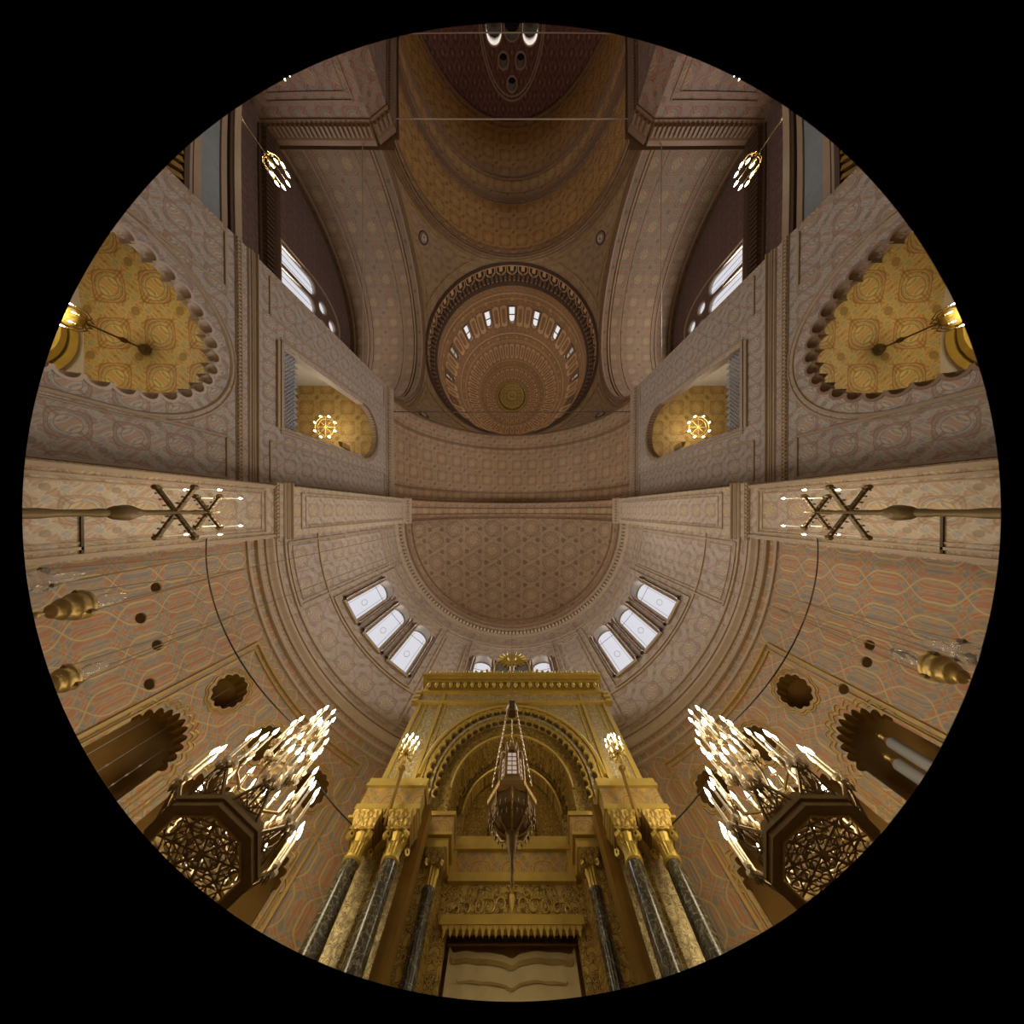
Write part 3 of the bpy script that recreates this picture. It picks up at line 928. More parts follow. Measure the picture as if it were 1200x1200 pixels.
for k in range(112):
    a = 2 * PI * (k + 0.5) / 112
    d = Vector((math.cos(a), math.sin(a), 0)); t = Vector((-math.sin(a), math.cos(a), 0))
    tr.obox((d.x * 144.5, CY + d.y * 144.5, RZ + 25), (t, d, (0, 0, 1)), (2.2, 2.6, 1.8))
    tr.obox((d.x * 148.5, CY + d.y * 148.5, RZ + 22), (t, d, (0, 0, 1)), (1.4, 2.2, 1.6))
x = tr.build('bracket_course', 'trim_brown', dr); x['kind'] = 'stuff'

DZ = RZ + 34; DR = 140.0; DH = 160.0
def dome(t, a, d=0):
    """t: elevation 0..90 deg parameter, a: azimuth; d: outwards"""
    c, s_ = math.cos(t), math.sin(t)
    n = Vector((c / DR, s_ / DH)); n.normalize()
    r = DR * c + n.x * d; z = DH * s_ + n.y * d
    return Vector((r * math.cos(a), CY + r * math.sin(a), DZ + z))
WT0, WT1 = 0.265, 0.5
def wloop(ca, ta=WT0 + 0.01, tb=WT1 - 0.01, wa=0.042):
    return [(ca - wa, ta), (ca + wa, ta)] + [(ca + wa * math.cos(PI * k / 6), tb - 0.05 + 0.05 * math.sin(PI * k / 6)) for k in range(7)]
mb = MB()
dl = [[(a * 100, t * 140) for a, t in wloop(2 * PI * (k + 0.5) / 16)] for k in range(16)]
holed(mb, [(0, 0), (200 * PI, 0), (200 * PI, 1.55 * 140), (0, 1.55 * 140)], dl, lambda u, v, d: dome(v / 140, u / 100 - PI / 16 + PI / 2, d), 9, 7, vk=1)
dm = struct(mb.build('ceiling_dome', 'dome', smooth=True), 'ribbed brown stucco dome with a ring of small windows', 'dome')
tr = MB()
def ring(t, wd, pr, mbx, n=96):
    fr = []
    for k in range(n + 1):
        a = 2 * PI * k / n
        o = dome(t, a); up = (dome(t + 0.01, a) - o).normalized(); inn = (dome(t, a, -1) - o).normalized()
        fr.append((o, up, inn))
    mbx.sweep([(-wd / 2, -0.3), (-wd / 2, pr * 0.6), (0, pr), (wd / 2, pr * 0.6), (wd / 2, -0.3)], fr)
for t, wd, pr in ((0.1, 2, 1.4), (0.17, 1.2, 1), (0.62, 1.6, 1.2), (0.71, 1.2, 1), (0.73, 1, 1), (0.98, 1.4, 1.2), (1.08, 1.2, 1), (1.28, 1.4, 1.2)):
    ring(t, wd, pr, tr)
tr.build('ring_moulding', 'dome_rib', dm)
# fluted petals in two rings, small bosses between
def petal(t0, t1, wa, inset):
    m = MB(); n = 6
    o = dome((t0 + t1) / 2, 0)
    pts = []
    for k in range(2 * n):
        ang = 2 * PI * k / (2 * n)
        tt = (t0 + t1) / 2 + (t1 - t0) / 2 * math.sin(ang) * (1 if True else 1)
        aa = wa * max(-0.75, min(0.75, math.cos(ang) * 1.4))
        pts.append((tt, aa))
    outer = [dome(t, a, 0.2) for t, a in pts]; top = [dome(t, a, -1.1) for t, a in pts]
    innr = [dome((t0 + t1) / 2 + (t - (t0 + t1) / 2) * 0.72, a * 0.6, -1.1) for t, a in pts]
    bot = [dome((t0 + t1) / 2 + (t - (t0 + t1) / 2) * 0.66, a * 0.5, -0.1) for t, a in pts]
    N = len(pts); allv = outer + top + innr + bot; fs = []
    for L in range(3):
        for k in range(N):
            fs.append((L * N + k, L * N + (k + 1) % N, (L + 1) * N + (k + 1) % N, (L + 1) * N + k))
    m.add(allv, fs)
    return m
def ring_of(m, name, n, off=0.0):
    C = (0, CY, DZ)
    me = m.mesh(name, 'dome_rib', C)
    for k in range(n):
        a = 2 * PI * (k + off) / n
        inst(me, name, dm, C, ((math.cos(a), math.sin(a), 0), (-math.sin(a), math.cos(a), 0), (0, 0, 1)))
def joined_ring(m, name, n, off=0.0, mat='dome_rib'):
    out = MB()
    for k in range(n):
        a = 2 * PI * (k + off) / n; ca, sa = math.cos(a), math.sin(a)
        out.add([(p.x * ca - (p.y - CY) * sa, CY + p.x * sa + (p.y - CY) * ca, p.z) for p in m.v], m.f)
    o = out.build(name, mat, dm); o['kind'] = 'stuff'
wpan = petal(WT0 - 0.02, WT1 + 0.03, 0.07, 0)
C = (0, CY, DZ)
wpn = wpan.mesh('window_panel', 'dome_rib', C)
for k in range(32):
    if k % 2 == 0:
        continue
    for o_ in (-0.32, 0.32):
        a = 2 * PI * (k + o_) / 32 + PI / 2
        inst(wpn, 'window_panel', dm, C, ((math.cos(a), math.sin(a), 0), (-math.sin(a), math.cos(a), 0), (0, 0, 1)))
joined_ring(petal(0.755, 0.96, 0.058, 0), 'fluting', 48)
joined_ring(petal(1.1, 1.26, 0.085, 0), 'fluting', 32, 0, 'dome_rib')
def boss(t, a, r, mbx):
    o = dome(t, a); nz = (dome(t, a, -1) - o).normalized()
    mbx.lathe([(r, -0.3), (r, 0.8), (r * 0.6, 1.5), (r * 0.3, 0.8), (0.05, 0.8)], o, 10, axis=nz)
bm_ = MB()
for k in range(32):
    boss(0.135 + 0.04, 2 * PI * k / 32, 4.2, bm_)
    boss(0.67, 2 * PI * (k + 0.5) / 32, 3.0, bm_)
    boss(1.03, 2 * PI * (k + 0.5) / 32, 2.0, bm_)
x = bm_.build('boss', 'trim_gold', dm); x['kind'] = 'stuff'
# 16 windows, each a framed round-headed light
def wmesh():
    t0, t1, wa = WT0 + 0.01, WT1 - 0.01, 0.042
    out = []; 
    for (t, a) in [(t0, -wa), (t0, wa)] + [(t1 - 0.05 + 0.05 * math.sin(PI * k / 6), wa * math.cos(PI * k / 6)) for k in range(7)]:
        out.append((t, a))
    fr = MB(); N = len(out); mt = (t0 + t1) / 2
    A = [dome(t, a, 0.3) for t, a in [(mt + (t - mt) * 1.1, a * 1.5) for t, a in out]]
    B = [dome(t, a, -1.6) for t, a in [(mt + (t - mt) * 1.1, a * 1.5) for t, a in out]]
    Cc = [dome(t, a, -1.6) for t, a in out]
    D = [dome(t, a, 1.2) for t, a in out]
    fs = []
    for L in range(3):
        for k in range(N):
            fs.append((L * N + k, L * N + (k + 1) % N, (L + 1) * N + (k + 1) % N, (L + 1) * N + k))
    fr.add(A + B + Cc + D, fs)
    # transom bar
    for tt in (t0 + 0.1,):
        fr.obox(dome(tt, 0, -0.8), ((0, 1, 0), (0, 0, 1), (1, 0, 0)), (6, 0.7, 0.7))
    pn = MB().add([dome(t, a, 6.6) for t, a in out], [tuple(range(N))])
    return fr, pn
wf, wp = wmesh()
C = (0, CY, DZ)
wfm = wf.mesh('window', 'trim_brown', C); wpm = wp.mesh('pane', 'pane_dome', C); wps = wp.mesh('pane', 'pane_dome_side', C)
for k in range(16):
    a = 2 * PI * k / 16 + PI / 2
    ax = ((math.cos(a), math.sin(a), 0), (-math.sin(a), math.cos(a), 0), (0, 0, 1))
    wo = inst(wfm, 'window', dm, C, ax)
    inst(wpm if math.sin(a) < -0.6 else wps, 'pane', wo, C, ax)
# crown boss
top = DZ + DH
mb = MB().lathe([(38, top - 5), (37, top - 8), (33, top - 9), (31.5, top - 4), (30.5, top - 12), (29, top - 14), (24, top - 13), (22, top - 15), (14, top - 14), (12, top - 16), (5, top - 15), (3.5, top - 18), (0.1, top - 19)], (0, CY, 0), 32)
for k in range(16):
    a = 2 * PI * k / 16
    mb.obox((26 * math.cos(a) * 0.72, CY + 26 * math.sin(a) * 0.72, top - 15), ((math.cos(a), math.sin(a), 0), (-math.sin(a), math.cos(a), 0), (0, 0, 1)), (5, 1.2, 1.0))
mb.build('crown_boss', 'dome_boss', dm)

# ---------------------------------------------------------------- arms left and right
AB = 275.0                     # back wall of the arms
GF = 150.0                     # gallery front
for s in (-1, 1):
    sd = side_name(s)
    t0, t1 = sorted((s * HB, s * AB))
    barrel('ceiling_arm_' + sd, 'x', AR + 1.5, t0, t1, CY, 'vault_arm', 'reddish painted barrel vault over the %s arm' % sd,
           [(s * x, w_, p_) for x, w_, p_ in ((152, 3, 1.2), (163, 2.2, 1.4), (167, 1.0, 1.0), (185, 0.8, 0.7), (236, 1.6, 1.2), (243, 2.5, 1.6), (268, 4, 1.6))])
    # far wall of the arm with its traceried window
    fn = lambda u, v, d, s=s: (s * (AB + d), u, v)
    out = [(CY - AR - 9, FL), (CY + AR + 2, FL), (CY + AR + 2, HS)] + [(CY + (AR + 2) * math.cos(a), HS + (AR + 2) * math.sin(a)) for a in span(0, PI, 40)[1:-1]] + [(CY - AR - 2, HS), (CY - AR - 9, HS)]
    holes = [archloop(CY + dx, 11.0, 308.6, 352, 14) for dx in (-26, 0, 26)]
    holes += [[(CY + dx + r * math.cos(2 * PI * k / 20), z + r * math.sin(2 * PI * k / 20)) for k in range(20)] for dx, z, r in ((-13, 377, 8), (13, 377, 8), (0, 397, 8))]
    mb = MB(); rv = MB()
    holed(mb, out, holes, fn, 16, 5, revmb=rv)
    bw = struct(mb.build('wall_arm_' + sd, 'gallery'), 'maroon end wall of the %s arm round the traceried window' % sd)
    wn = rv.build('window_%d' % (1 if s < 0 else 2), 'plaster')
    struct(wn, 'three-light window with round tracery high in the %s arm' % sd, 'window')
    tr = MB()
    for h in holes[:3]:
        tr.tube([fn(u, v, 0.5) for u, v in [h[1]] + h[2:] + [h[0]]], 1.1, 6)
    for h in holes[3:]:
        tr.tube([fn(u, v, 0.5) for u, v in h + h[:1]], 1.2, 6, False)
    tr.box((min(s * (AB - 1.5), s * (AB + 5)), CY - 42, 305.5), (max(s * (AB - 1.5), s * (AB + 5)), CY + 42, 308.6))
    # outer splayed frame
    pts = [(CY + 42, 308)] + [(CY + 42 * math.cos(a) if True else 0, 352 + 62 * math.sin(a)) for a in span(0, PI, 24)] + [(CY - 42, 308)]
    tr.tube([fn(u, v, 0.0) for u, v in pts], 1.6, 6)
    tr.build('tracery', 'trim', wn)
    for k, h in enumerate(holes):
        MB().add([fn(u, v, 4.2) for u, v in h], [tuple(range(len(h)))]).build('pane', 'pane', wn)
    bars = MB()
    for dx in (-26, 0, 26):
        for off in (-3.7, 3.7):
            bars.tube([fn(CY + dx + off, 309, 3.6), fn(CY + dx + off, 361, 3.6)], 0.22, 4)
    bars.build('glazing_bar', 'iron', wn)
    # cornice at springing level on back wall and side walls
    tr = MB()
    cornice_line(tr, (s * AB, CY - AR), (s * AB, CY + AR), (-s, 0), 282, 300, 8, 5.2)
    tr.build('cornice', 'trim_dark', bw)
    mb = MB().grid(lambda u, v, s=s: (s * u, -426, v), span(155, AB + 1, 8), [FL, 140, HS], lambda u, v: (u, v))
    mb.grid(lambda u, v, s=s: (s * (137 + 18 * u), -441 + 15 * u, v), [0, 1], [FL, 140, HS], lambda u, v: (u * 23, v))
    ww = struct(mb.build('wall_arm_west_' + sd, 'west_wall'), 'painted west wall of the %s arm below its cornice' % sd)
    tr = MB()
    cornice_line(tr, (s * 155, -426), (s * AB, -426), (0, 1), 284, 301, 6, 5.2)
    cornice_line(tr, (s * 137, -441), (s * 155, -426), (-s * 0.64, 0.77), 284, 301, 6, 5.2)
    fn2 = lambda u, v, d, s=s: (s * u, -426 - d, v)
    frame_rect(tr, fn2, 165, 255, 170, 272, 1.6, 1.0)
    frame_rect(tr, fn2, 171, 249, 176, 266, 0.8, 0.8)
    tr.build('cornice', 'trim_brown', ww)
    ld = MB().grid(lambda u, v: (s * u, v, HS - 0.3), [136, AB + 1], [-441, CY - AR + 1])
    struct(ld.build('trim_ledge_' + sd, 'trim_brown'), 'ledge above the west cornice of the %s arm' % sd, 'ledge')
    # gallery front
    g = MB().grid(lambda u, v: (s * GF, u, v), [CY - AR - 1, CY + AR + 1], [FL, 60, 142])
    gf = struct(g.build('wall_parapet_' + sd, 'wood'), 'gallery parapet across the %s arm with blue and brown bands' % sd, 'parapet')
    def strip(name, mat, z0, z1, pr):
        MB().box((min(s * GF, s * (GF - pr)), CY - AR, z0), (max(s * GF, s * (GF - pr)), CY + AR, z1)).build(name, mat, gf)
    strip('blue_band', 'blue_band', 125, 133, 1.0)
    for z0, z1, pr, m in ((121.5, 124.5, 1.8, 'trim'), (117.5, 119.5, 2.4, 'trim_dark'), (119.8, 121.2, 1.6, 'trim'), (133.4, 136, 1.6, 'trim'), (137, 138.4, 2.2, 'trim_dark'), (138.6, 142, 2.8, 'trim'), (106, 107.2, 1.8, 'trim'), (104, 105.4, 2.2, 'trim_dark')):
        strip('moulding', m, z0, z1, pr)
    sc_ = MB()
    # wavy carved brackets under the parapet
    for k in range(70):
        y = CY - AR + (k + 0.5) * 2 * AR / 70
        sc_.obox((s * (GF - 1.2), y, 112.3), ((0, 1, 0.5), (0, -0.5, 1), (1, 0, 0)), (0.9, 5.0, 1.4))
    x = sc_.build('carved_band', 'dark_gold', gf); x['kind'] = 'stuff'
    mb = MB().grid(lambda u, v: (s * u, v, 120), [GF, AB], [CY - AR - 1, CY + AR + 1])
    struct(mb.build('floor_gallery_' + sd, 'wood'), 'gallery floor of the %s arm behind the parapet' % sd, 'floor')
    # tie rod
    tag(MB().tube([(s * 172, CY - AR, 300), (s * 172, CY + AR, 300)], 0.55, 6).build('tie_rod', 'trim'), 'thin iron tie rod across the %s arm vault' % sd, 'tie rod', 'iron tie rods')

# ---------------------------------------------------------------- west arm
WY = -658.0
barrel('ceiling_west', 'y', AR - 1, CY - HB - 92, CY - HB, 0, 'vault_west', 'golden brown barrel vault over the west arm',
       ((CY - HB - 2, 4, 1.2), (CY - HB - 9, 1.4, 1.2), (CY - HB - 12, 0.8, 1), (CY - HB - 88, 2, 1.4)))
barrel('ceiling_west_band', 'y', AR - 7, CY - HB - 128, CY - HB - 92, 0, 'vault_west', 'lower transverse arch band across the west arm',
       ((CY - HB - 93, 3, 1.6), (CY - HB - 100, 1.2, 1.0), (CY - HB - 121, 1.2, 1.0), (CY - HB - 127, 3, 1.6)))
barrel('ceiling_west_end', 'y', AR - 1, WY, CY - HB - 128, 0, 'vault_west', 'golden brown barrel vault before the west window',
       ((WY + 4, 5, 2.0), (WY + 14, 1.6, 1.0)))
mb = MB()
for yy in (CY - HB - 92, CY - HB - 128):
    mb.grid(lambda a, r: (r * math.cos(a), yy, HS + r * math.sin(a)), span(0, PI, 40), [AR - 7, AR - 1])
for s in (-1, 1):
    mb.grid(lambda u, v: (s * u, v, HS - 0.2), [AR - 8, AR + 2], [WY, -430])
struct(mb.build('trim_5', 'trim_brown'), 'edges of the transverse arch across the west arm', 'arch')
fn = lambda u, v, d: (u, WY - d, v)
out = [(-AR, FL), (AR, FL), (AR, HS)] + [(AR * math.cos(a), HS + AR * math.sin(a)) for a in span(0, PI, 40)[1:-1]] + [(-AR, HS)]
holes = [archloop(dx, 11.0, 250, 360 if dx else 356, 14) for dx in (-25, 0, 25)]
holes += [[(dx + r * math.cos(2 * PI * k / 20), z + r * math.sin(2 * PI * k / 20)) for k in range(20)] for dx, z, r in ((-12.6, 383, 7.5), (12.6, 383, 7.5), (0, 404, 7.5))]
mb = MB(); rv = MB()
holed(mb, out, holes, fn, 16, 13, revmb=rv)
bw = struct(mb.build('wall_west', 'diaper'), 'maroon diaper-patterned west wall at the far end')
wn = struct(rv.build('window_3', 'plaster'), 'dim traceried west window with pale reveals at the far end', 'window')
tr = MB()
for h in holes[:3]:
    tr.tube([fn(u, v, -0.3) for u, v in h[1:] + h[:1]], 1.0, 6)
for h in holes[3:]:
    tr.tube([fn(u, v, -0.3) for u, v in h + h[:1]], 1.1, 6, False)
for r in (58, 62):
    tr.tube([fn(r * 0.72 * math.cos(a), 352 + r * math.sin(a) * 1.1, 0) for a in span(0, PI, 24)], 0.9, 6)
tr.build('tracery', 'trim', wn)
for k, h in enumerate(holes):
    MB().add([fn(u, v, 12.4) for u, v in h], [tuple(range(len(h)))]).build('pane', 'pane_dim', wn)
for s in (-1, 1):
    sd = side_name(s)
    mb = MB().grid(lambda u, v, s=s: (s * (AR - 1.5), u, v), span(WY, -441, 6), [FL, 140, HS])
    ww = struct(mb.build('wall_west_arm_' + sd, 'west_wall'), '%s flank wall of the west arm with a bracketed cornice' % sd)
    tr = MB()
    cornice_line(tr, (s * (AR - 1.5), WY), (s * (AR - 1.5), -441), (-s, 0), 286, 302.5, 4, 3.4)
    tr.build('cornice', 'trim_brown', ww)
for k, (y, x, lab) in enumerate(((-114, 138, 'thin iron tie rod between crossing and forebay vault'), (-451, 137, 'nearer iron tie rod across the west arm'), (-550, 138, 'farther iron tie rod across the west arm'))):
    tag(MB().tube([(-x, y, 301), (x, y, 301)], 0.55, 6).build('tie_rod', 'trim' if k else 'trim_dark'), lab, 'tie rod', 'iron tie rods')

# ---------------------------------------------------------------- apse wall and half dome
def ap(ad, z, d=0):
    """point on the apse wall at ad degrees (0 = left, 90 = behind the ark, 180 = right); d > 0 is into the wall"""
    a = math.radians(ad)
    r = AP + d
    return (-r * math.cos(a), AC + r * math.sin(a), z)
K = 180 / PI / AP              # degrees per U
fa = lambda u, v, d: ap(u * K, v, d)        # u in U of arc
WINS = [27.7, 39.3, 50.8, 78.4, 90.0, 101.6, 129.2, 140.7, 152.3]
NICH = [28.2, 39.6, 51.2, 128.8, 140.4, 151.8]
up = [archloop(a / K, 8.0, 184, 240, 14) for a in WINS]
mb = MB(); rv = MB()
a0, a1 = 0.0 / K, 180.0 / K
holed(mb, [(a0, 138), (a1, 138), (a1, HS), (a0, HS)], up, fa, 9, 9, revmb=rv)
aw = struct(mb.build('wall_apse', 'wall_apse'), 'upper curved apse wall with painted panels and window groups')
rv.build('reveal', 'plaster', aw)
mb = MB(); rv = MB()
low = []
for a in NICH:
    low.append(archloop(a / K, 9.2, 20, 80, 20, lobes=11, amp=0.16))
    low.append(rosette(a / K, 104.5, 5.6))
holed(mb, [(a0, FL), (a1, FL), (a1, 138), (a0, 138)], low, fa, 9, 5, revmb=rv)
al = struct(mb.build('wall_apse_lower', 'apse_low'), 'lower curved apse wall painted with interlaced red and blue stems')
rv.build('reveal', 'dark_gold', al)
# dark back of the niches
for k, (lo, hi) in enumerate(((20, 60), (120, 160))):
    mb = MB().grid(lambda a, z: ap(a, z, 24), span(lo, hi, 10), [FL, 118])
    mb.grid(lambda a, d: ap(a, 112, d), span(lo, hi, 10), [4.9, 24])
    for e in (lo, hi):
        mb.grid(lambda z, d: ap(e, z, d), [FL, 118], [4.9, 24])
    struct(mb.build('wall_loft_%s' % ('left', 'right')[k], 'void'), 'dark loft room behind the cusped openings on the %s' % ('left', 'right')[k])
    # painted soffits inside
# string courses and frames
def ring_apse(mbx, z, prof, lo=0, hi=180, n=72):
    fr = []
    for k in range(n + 1):
        a = lo + (hi - lo) * k / n; r = math.radians(a)
        fr.append((ap(a, z), (math.cos(r), -math.sin(r), 0), (0, 0, 1)))
    mbx.sweep(prof, fr)
tr = MB()
ring_apse(tr, 130.6, [(0, 0), (1.4, 0), (1.8, 1), (1.4, 2), (0, 2)])
ring_apse(tr, 135.6, [(0, 0), (0.8, 0), (1.2, 1), (2.4, 2.4), (2.4, 3.8), (0, 3.8)])
ring_apse(tr, 141.5, [(0, 0), (1.2, 0), (1.2, 1.5), (0, 1.5)])
ring_apse(tr, 147, [(0, 0), (1.0, 0), (1.0, 1.2), (0, 1.2)])
ring_apse(tr, 126, [(0, 0), (0.9, 0), (0.9, 1.2), (0, 1.2)])
for k in range(150):
    a = 180 * (k + 0.5) / 150; r = math.radians(a)
    c = ap(a, 132.9, -0.9)
    tr.obox(c, ((math.cos(r), -math.sin(r), 0), (math.sin(r), math.cos(r), 0), (0, 0, 1)), (0.6, 0.7, 0.7))
tr.build('string_course', 'trim', al)
tr = MB()
ring_apse(tr, 173, [(0, 0), (0.8, 0), (0.8, 1.2), (0, 1.2)])
ring_apse(tr, 284, [(0, 0), (0.8, 0), (0.8, 2), (2, 5), (2.4, 10), (4.6, 13), (4.6, 17), (0, 17)])
ring_apse(tr, 268, [(0, 0), (0.8, 0), (0.8, 1.2), (0, 1.2)])
for k in range(96):
    a = 180 * (k + 0.5) / 96; r = math.radians(a)
    c = ap(a, 293, -3)
    tr.obox(c, ((math.cos(r), -math.sin(r), 0), (math.sin(r), math.cos(r), 0), (0, 0, 1)), (1.6, 1.3, 2.4))
for lo, hi in ((21.5, 57), (72, 108), (123, 158.5)):
    frame_rect(tr, fa, lo / K, hi / K, 176, 264, 1.0, 0.9)
for lo, hi in ((3, 19.5), (59.5, 70), (110, 120.5), (160.5, 177)):
    frame_rect(tr, fa, lo / K, hi / K, 150, 258, 1.0, 0.7)
    frame_rect(tr, fa, lo / K + 2.5, hi / K - 2.5, 153, 255, 0.5, 0.5)
    frame_rect(tr, fa, lo / K, hi / K, 262, 281, 0.8, 0.6)
for lo, hi in ((20.5, 36), (42, 58), (72, 88), (92, 108), (122, 138), (144, 159.5)):
    frame_rect(tr, fa, lo / K, hi / K, 270.5, 282, 0.7, 0.5)
tr.build('cornice', 'trim', aw)
tr = MB()
for lo, hi in ((22.9, 56.5), (123.5, 157.1)):
    frame_rect(tr, fa, lo / K, hi / K, 10, 121, 1.0, 1.0)
    frame_rect(tr, fa, lo / K + 2.2, hi / K - 2.2, 12, 118.8, 0.5, 0.7)
for h in low:
    n = len(h)
    cu = sum(p[0] for p in h) / n; cv = sum(p[1] for p in h) / n
    if n > 73:
        pass
for k, a in enumerate(NICH):
    for g_, rr in ((1.35, 0.22), (1.6, 0.16)):
        pts = archloop(a / K, 9.2 * (g_ * 0.55 + 0.45), 30, 80, 20, lobes=11, amp=0.10)
        tr.tube([fa(u, v, -0.1) for u, v in pts[1:] + pts[:1]], rr * 1.6, 5)
        pts = rosette(a / K, 104.5, 5.6 * (g_ * 0.6 + 0.4), 12, 0.1)
        tr.tube([fa(u, v, -0.1) for u, v in pts + pts[:1]], rr * 1.6, 5, False)
tr.build('gilt_outline', 'trim_gold', al)
tr = MB()
for a in NICH:
    for sgn in (-1, 1):
        u = a / K + sgn * 10.6
        c = Vector(fa(u, 0, 0)); r = math.radians(u * K)
        axs = ((math.cos(r), -math.sin(r), 0), (math.sin(r), math.cos(r), 0), (0, 0, 1))
        for z, hw, hz in ((62, 1.9, 1.2), (58, 1.5, 2.8), (54, 1.9, 1.0)):
            tr.obox((c.x + axs[0][0] * 0.6, c.y + axs[0][1] * 0.6, z), axs, (1.4, hw, hz))
        tr.tube([(c.x + axs[0][0] * 0.6, c.y + axs[0][1] * 0.6, FL), (c.x + axs[0][0] * 0.6, c.y + axs[0][1] * 0.6, 53.5)], 1.1, 8)
tr.build('niche_capital', 'trim_gold', al)
# windows of the apse
num = 4
scm = SC['scallop']
grp = {0: 'left', 1: 'middle', 2: 'right'}
pos = {0: 'nearest the chancel pier', 1: 'in the middle', 2: 'nearest the ark'}
for k, a in enumerate(WINS):
    g_ = k // 3; j = k % 3
    if g_ == 0:
        lab = ('left', pos[j])
    elif g_ == 2:
        lab = ('right', pos[2 - j])
    else:
        lab = ('central', ('left of the crown', 'behind the crown', 'right of the crown')[j])
    u = a / K
    fr = MB()
    lp = archloop(u, 7.6, 184.4, 240, 14)
    fr.tube([fa(p[0], p[1], 7.0) for p in lp + lp[:1]], 0.45, 5, False)
    fr.tube([fa(p[0], p[1], -0.3) for p in [lp[1]] + lp[2:] + [lp[0]]], 0.55, 5)
    wn = struct(fr.build('window_%d' % num, 'trim'), 'bright round-headed apse window of the %s group, %s' % lab, 'window')
    num += 1
    lp = archloop(u, 7.9, 184.2, 240, 14)
    MB().add([fa(p[0], p[1], 7.4) for p in lp], [tuple(range(len(lp)))]).build('pane', 'pane', wn)
    fb = MB()
    fb.tube([fa(u + 2.2 * math.cos(q) , 213 + 3.6 * math.sin(q), 7.0) for q in span(0, 2 * PI, 10)], 0.16, 4, False)
    for q in (-5.4, 5.4):
        fb.tube([fa(u + q, 184.5, 7.0), fa(u + q, 242, 7.0)], 0.14, 4)
    fb.tube([fa(u - 7.6, 236, 7.0), fa(u + 7.6, 236, 7.0)], 0.2, 4)
    fb.build('glazing_bar', 'screen', wn)
    scallops_along(SC['scallop'], wn, [(u + 8.1 * math.cos(q), 240 + 8.1 * math.sin(q)) for q in span(PI, 0, 24)], fa, 0.8)
    # colonnettes on both sides
    for sgn in (-1, 1):
        if j < 2 and sgn > 0:
            pass
        uu = u + sgn * 10.6
        cm = MB()
        c = Vector(fa(uu, 0, -1.2))
        cm.lathe([(1.4, 184), (1.4, 186), (0.75, 187), (0.7, 232), (1.3, 235), (1.6, 238), (1.6, 239)], (c.x, c.y, 0), 8)
        cm.build('colonnette', 'trim_dark', wn)
    sl = MB()
    q0 = [(u - 9.5, 182), (u + 9.5, 182), (u + 9.5, 184.2), (u - 9.5, 184.2)]
    sl.add([fa(x_, z_, 8) for x_, z_ in q0] + [fa(x_, z_, -1.5) for x_, z_ in q0], [(0, 1, 2, 3), (4, 5, 6, 7), (0, 1, 5, 4), (1, 2, 6, 5), (2, 3, 7, 6), (3, 0, 4, 7)])
    sl.build('sill', 'trim', wn)
# half dome
HD = 126.5
mb = MB()
mb.grid(lambda a, t: (-HD * math.cos(a) * math.cos(t), AC + HD * math.sin(a) * math.cos(t), HS + HD * math.sin(t)), span(0, PI, 48), span(0, PI / 2, 18),
        lambda a, t: (-(PI / 2 - t) * math.cos(a) * HD, (PI / 2 - t) * math.sin(a) * HD))
mb.grid(lambda a, q: (HD * math.cos(a), AC + q, HS + HD * math.sin(a)), span(0, PI, 40), [0, YB - AC])
mb.grid(lambda a, r: (r * math.cos(a), YB, HS + r * math.sin(a)), span(0, PI, 40), [PX, HD + 0.5])
hd = struct(mb.build('ceiling_apse', 'half_dome', smooth=True), 'brown half dome of the apse painted with linked circles', 'half dome')
tr = MB()
ring_apse(tr, 303, [(3, 0), (6, 0), (7, 1.5), (5.5, 3), (3, 3)])
fr = []
for k in range(61):
    a = PI * k / 60
    for_r = HD - 2.2
    fr.append(((-for_r * math.cos(a), AC + for_r * math.sin(a), HS + 16), (math.cos(a), -math.sin(a), 0), (0, 0, 1)))
tr.sweep([(-1, 0), (0.4, 0), (0.4, 1.2), (-1, 1.2)], fr)
tr.build('moulding', 'trim_brown', hd)
# ================================================================ THE ARK
AY = 106.0
ark = empty('torah_ark', (0, AY, FL))
tag(ark, 'huge gilded ark with nested scalloped arches, marble columns and a curtain', 'ark')
fk = lambda u, v, d: (u, AY + d, v)
BZ = 102.0                    # springing of the big arch
def archpath(R, c=0.0, z=BZ, z0=None, n=40, rise=None):
    rise = rise or R
    p = [(c - R * math.cos(q), z + rise * math.sin(q)) for q in span(0, PI, n)]
    if z0 is not None:
        p = [(c - R, z0)] + p + [(c + R, z0)]
    return p
def plate(name, mat, half, top, hole, hz0, y, depth, zb=FL, rise=None):
    f = lambda u, v, d: (u, y + d, v)
    mbx = MB()
    holed(mbx, [(-half, zb), (half, zb), (half, top), (-half, top)], [archloop(0, hole, hz0, BZ, 32, rise=rise)], f, None, depth)
    return mbx.build(name, mat, ark)
plate('front_panel', 'gold_fil_grey', 51, 141, 31, FL + 1, AY, 5)
plate('inner_panel', 'gold_fil', 36, 137, 24, FL + 1, AY + 5, 1.0)
# barrel soffit with carved bands
mb = MB()
mb.grid(lambda a, y: (-(24 - 0.2 * (y - 112)) * math.cos(a), y, BZ + (24 - 0.2 * (y - 112)) * math.sin(a)), span(0, PI, 40), span(112, 122, 3), lambda a, y: (a * 24, y))
for s in (-1, 1):
    mb.grid(lambda y, z: (s * (24 - 0.2 * (y - 112)), y, z), span(112, 122, 3), span(FL, BZ, 6))
mb.build('soffit', 'gold_fil_fine', ark, smooth=True)
plate('rear_panel', 'gold_fil', 26, 128, 19.5, FL + 1, 122, 5, rise=20.5)
mb = MB().grid(lambda u, z: (u, 127.4, z), [-21, 21], [60, 126])
mb.build('niche_back', 'gold_fil_fine', ark)
